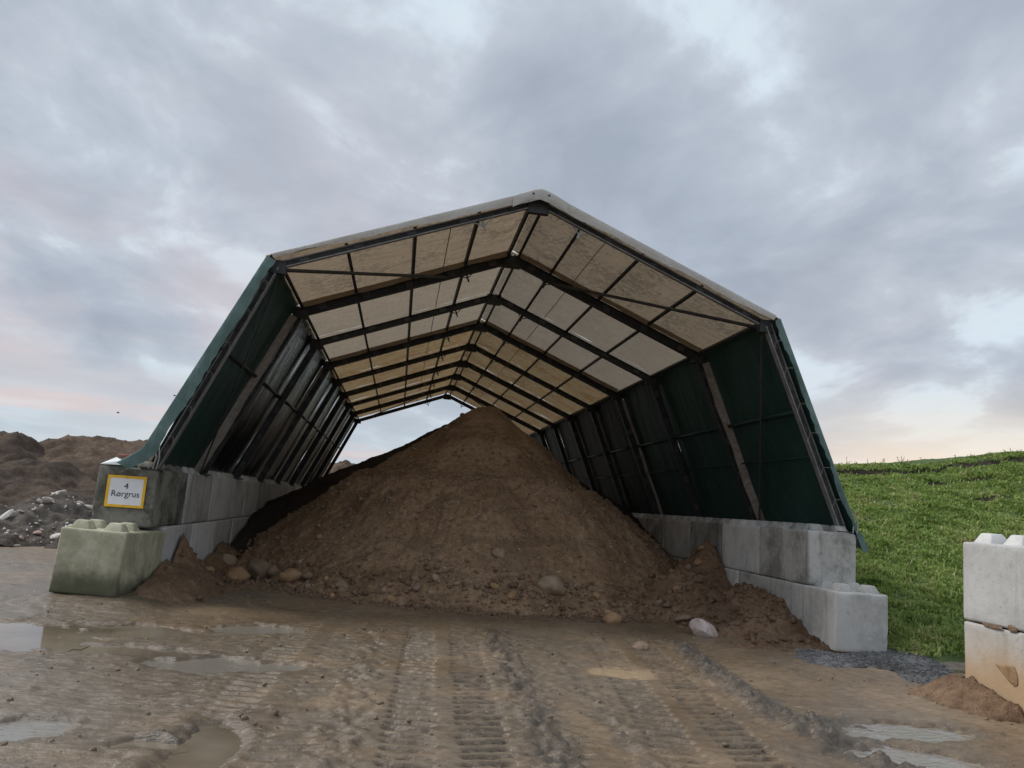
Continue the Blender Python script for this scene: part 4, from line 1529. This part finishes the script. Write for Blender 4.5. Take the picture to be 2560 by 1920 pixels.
# cobbles standing out of the face of the pile
GP = 'cobbles in the face of the pile'
spots = []
tries = 0
while len(spots) < 120 and tries < 6000:
    tries += 1
    a_ = random.uniform(-2.95, -0.35)
    r_ = random.uniform(2.5, 5.7) if random.random() < 0.85 else random.uniform(0.6, 2.5)
    x_, y_ = 1.12+r_*math.cos(a_), 6.6+r_*math.sin(a_)
    if x_ < -3.6 or x_ > 4.6: continue
    if all(math.hypot(x_-q[0], y_-q[1]) > 0.22 for q in spots): spots.append((x_, y_, r_))
rocks = [rock_mesh(400+j, 2, random.uniform(.6, .9), .35, 0.5) for j in range(14)]
for j, (x_, y_, r_) in enumerate(spots):
    s = random.uniform(0.028, 0.05)*(1.4 if random.random() < .22 else 1)*(1.15 if r_ > 4.8 else 1)
    me = rocks[j % 14].copy()
    o = link('cobble', me, random.choice((M_st_grey, M_st_pale, M_st_red, M_st_grey)))
    o.location = (x_, y_, surf(x_, y_)+s*0.25)
    o.scale = (s*random.uniform(.9, 1.3), s*random.uniform(.8, 1.1), s)
    o.rotation_euler = (random.uniform(-.6, .6), random.uniform(-.6, .6), random.uniform(0, 6))
    tag(o, 'small cobble sticking out of the brown face of the gravel pile', 'stone', GP)


for j in range(70):
    a_ = random.uniform(-2.75, -0.55)
    r_ = random.gauss(5.45, 0.22)
    x_, y_ = 1.12+r_*math.cos(a_)*(0.9 if a_ > -1.5 else 0.96), 6.6+r_*math.sin(a_)
    s = random.uniform(0.04, 0.095)
    o = link('cobble', rocks[j % 14].copy(), random.choice((M_st_grey, M_st_pale, M_st_red, M_heap, M_heap)))
    o.location = (x_, y_, surf(x_, y_)+s*0.2)
    o.scale = (s*random.uniform(.9, 1.4), s*random.uniform(.8, 1.1), s)
    o.rotation_euler = (random.uniform(-.6, .6), random.uniform(-.6, .6), random.uniform(0, 6))
    tag(o, 'dirty cobble or clod rolled to the foot of the gravel pile', 'stone', 'cobbles along the foot of the pile')


def pebble_cloud(name, pts, sizes, mat, label, seed, cat='pebbles', flat=.8):
    """many small stones in one mesh (nobody could count them)"""
    g = np.random.default_rng(seed)
    bm = bmesh.new()
    bmesh.ops.create_icosphere(bm, subdivisions=1, radius=1.0)
    bv = np.array([v.co[:] for v in bm.verts])
    bf = np.array([[v.index for v in f_.verts] for f_ in bm.faces])
    bm.free()
    n_ = len(pts)
    V_ = np.repeat(bv[None], n_, 0)*(1+0.22*g.normal(size=(n_, len(bv), 1)))
    V_ = V_*(np.array((1.0, 1.0, flat))*(1+0.25*g.normal(size=(n_, 1, 3))))*np.asarray(sizes)[:, None, None]
    a_ = g.random(n_)*6.28
    cx, sx_ = np.cos(a_)[:, None], np.sin(a_)[:, None]
    V_ = np.stack([V_[..., 0]*cx-V_[..., 1]*sx_, V_[..., 0]*sx_+V_[..., 1]*cx, V_[..., 2]], -1)+np.asarray(pts)[:, None, :]
    F_ = (bf[None]+(np.arange(n_)*len(bv))[:, None, None]).reshape(-1, 3)
    return tag(link(name, mesh_np(name, V_.reshape(-1, 3), F_), mat), label, cat, kind='stuff')


def pile_scatter(n, seed, rmin, rmax, mat, name, label, s0, s1):
    g = np.random.default_rng(seed)
    a_ = g.uniform(-3.1, -0.1, n)
    r_ = np.sqrt(g.uniform(rmin**2, rmax**2, n))
    x_, y_ = 1.12+r_*np.cos(a_), 6.6+r_*np.sin(a_)
    k_ = (x_ > -3.9) & (x_ < 5.1)
    x_, y_ = x_[k_], y_[k_]
    z_ = np.maximum(pile_h(x_, y_), ground_z(x_, y_))
    s_ = s0+(s1-s0)*g.random(len(x_))**2.5
    pebble_cloud(name, np.stack([x_, y_, z_+s_*.2], -1), s_, mat, label, seed)


pile_scatter(4200, 61, 1.0, 5.9, M_st_grey, 'pebbles', 'brown pebbles scattered over the gravel pile', 0.008, 0.042)
pile_scatter(900, 64, 2.4, 5.9, M_st_pale, 'pale_pebbles', 'pale pebbles standing out on the lower part of the gravel pile', 0.010, 0.036)
pile_scatter(420, 62, 2.0, 5.9, M_plast, 'white_pebbles', 'tiny white pebbles speckling the gravel pile', 0.007, 0.017)
pile_scatter(2600, 63, 5.0, 6.3, M_heap, 'soil_crumbs', 'crumbs of soil along the toe of the gravel pile', 0.015, 0.055)

# crumbs on the wet mud and on the slumped heaps
g = np.random.default_rng(71)
n = 3000
x_, y_ = g.uniform(-4.5, 5.0, n), -7.0+8.5*g.random(n)**1.1
k_ = fbm(x_, y_, 0.9, 3, 83)+0.35*g.normal(size=n) > 0.12
for (cx, cy, rx, ry, _) in PUDDLES:
    k_ &= np.hypot((x_-cx)/rx, (y_-cy)/ry) > 1.15
x_, y_ = x_[k_], y_[k_]
s_ = 0.005+0.022*g.random(len(x_))**4
pebble_cloud('mud_crumbs', np.stack([x_, y_, ground_z(x_, y_)+s_*.15], -1), s_, M_mud, 'crumbs of mud scattered over the wet ground', 72, 'mud')
n = 1500
x_, y_ = g.uniform(3.3, 5.25, n), g.uniform(-1.2, 4.6, n)
h_ = right_heap(x_, y_)
k_ = h_ > 0.02
x_, y_, h_ = x_[k_], y_[k_], h_[k_]
s_ = 0.012+0.05*g.random(len(x_))**2.6
pebble_cloud('soil_crumbs', np.stack([x_, y_, h_+s_*.2], -1), s_, M_heap, 'crumbly lumps on the slumped heap by the right wall', 73)
n = 1200
x_, y_ = g.uniform(-4.0, -2.3, n), g.uniform(-1.0, 5.2, n)
h_ = left_heap(x_, y_)
k_ = h_ > 0.02
x_, y_, h_ = x_[k_], y_[k_], h_[k_]
s_ = 0.010+0.05*g.random(len(x_))**2.8
pebble_cloud('soil_crumbs', np.stack([x_, y_, h_+s_*.2], -1), s_, M_heap, 'crumbly lumps on the soil heap by the left wall', 74)

# blue-grey chippings spilled by the right wall
def grav_h(x, y):
    d, _ = seg_dist(x, y, [(5.0, -1.45), (5.75, -2.1), (5.55, -2.85)])
    d2, _ = seg_dist(x, y, [(4.75, -1.75), (6.2, -1.25)])
    d = np.minimum(d, d2)
    return 0.055*np.clip(1.0-(d/0.48)**2, -0.5, 1)+0.07*fbm(x, y, 1.8, 4, 151, 0.6)-0.012


heap_object('chippings', 4.2, 7.0, -3.5, -0.7, 0.03, grav_h, M_gravel, 'spilled blue grey stone chippings beside the right block wall', 'gravel')['kind'] = 'stuff'
n = 4200
x_, y_ = g.uniform(4.4, 6.7, n), g.uniform(-3.3, -0.9, n)
h_ = grav_h(x_, y_)
k_ = h_ > 0.004
x_, y_, h_ = x_[k_], y_[k_], h_[k_]
s_ = 0.007+0.014*g.random(len(x_))**2
pebble_cloud('loose_chippings', np.stack([x_, y_, np.maximum(h_, 0)+ground_z(x_, y_)*0.7+s_*.3], -1), s_, M_gravel, 'loose blue grey chippings between the right wall and the bank', 75, 'gravel')

# white lumps in the rubble heap, each a thing
rubm = [rock_mesh(600+j, 2, .7, .35, 1) for j in range(8)]
for j in range(70):
    for _ in range(50):
        x_, y_ = random.uniform(-10.6, -5.6), random.uniform(5.3, 8.2)
        hh = float(rub(np.array([x_]), np.array([y_]))[0])
        if -0.12 < hh: break
    s = random.choice((0.035, 0.045, 0.05, 0.06, 0.08, 0.13))
    o = link('rubble_lump', rubm[j % 8].copy(), random.choice((M_plast, M_plast, M_pinkr, M_plast, M_plast, M_plast)))
    o.location = (x_, y_, max(hh, 0.02)+s*0.3)
    o.scale = (s*random.uniform(.9, 1.9), s*random.uniform(.6, 1.0), s*random.uniform(.6, 1.0))
    o.rotation_euler = (random.uniform(-.7, .7), random.uniform(-.7, .7), random.uniform(0, 6))
    tag(o, 'chalky lump of broken masonry in the rubble heap on the left', 'rubble', 'white lumps in the rubble heap')

n = 600
x_, y_ = g.uniform(-11.0, -5.2, n), g.uniform(5.2, 8.6, n)
h_ = rub(x_, y_)
k_ = (h_ > -0.1) & (fbm(x_, y_, 0.9, 3, 411) > -0.05)
x_, y_, h_ = x_[k_], y_[k_], h_[k_]
s_ = 0.012+0.04*g.random(len(x_))**2.5
pebble_cloud('rubble_bits', np.stack([x_, y_, np.maximum(h_, 0.0)+s_*.3], -1), s_, M_plast, 'small white bits of broken plaster strewn over the grey rubble heap', 412, 'rubble')

# two birds far off in the sky
for (px, pz, py, sc, lab) in ((-21.61, 9.13, 62, 0.33, 'tiny dark bird flying above the mounds, the higher of two'), (-27.54, 7.45, 66, 0.36, 'tiny dark bird flying left of the shelter, the lower of two')):
    b = empty('bird', (px, py, pz))
    b.scale = (sc, sc, sc)
    tag(b, lab, 'bird', 'birds in the sky')
    body = link('body', rock_mesh(900, 2, .8, .05), M_bird, b)
    body.scale = (0.42, 0.14, 0.13)
    for s_ in (-1, 1):
        MB().add([(0.12, 0, 0.02), (-0.16, 0, 0.02), (-0.05, s_*0.5, 0.26), (0.16, s_*0.5, 0.28), (-0.05, s_*1.05, 0.16), (0.12, 0, 0.05), (-0.16, 0, 0.05), (-0.05, s_*0.5, 0.29), (0.16, s_*0.5, 0.31)],
                 [(0, 1, 2, 3), (3, 2, 4), (5, 8, 7, 6), (8, 4, 7), (0, 3, 8, 5), (3, 4, 8), (1, 6, 7, 2), (2, 7, 4)]).build('wing', M_bird, b)
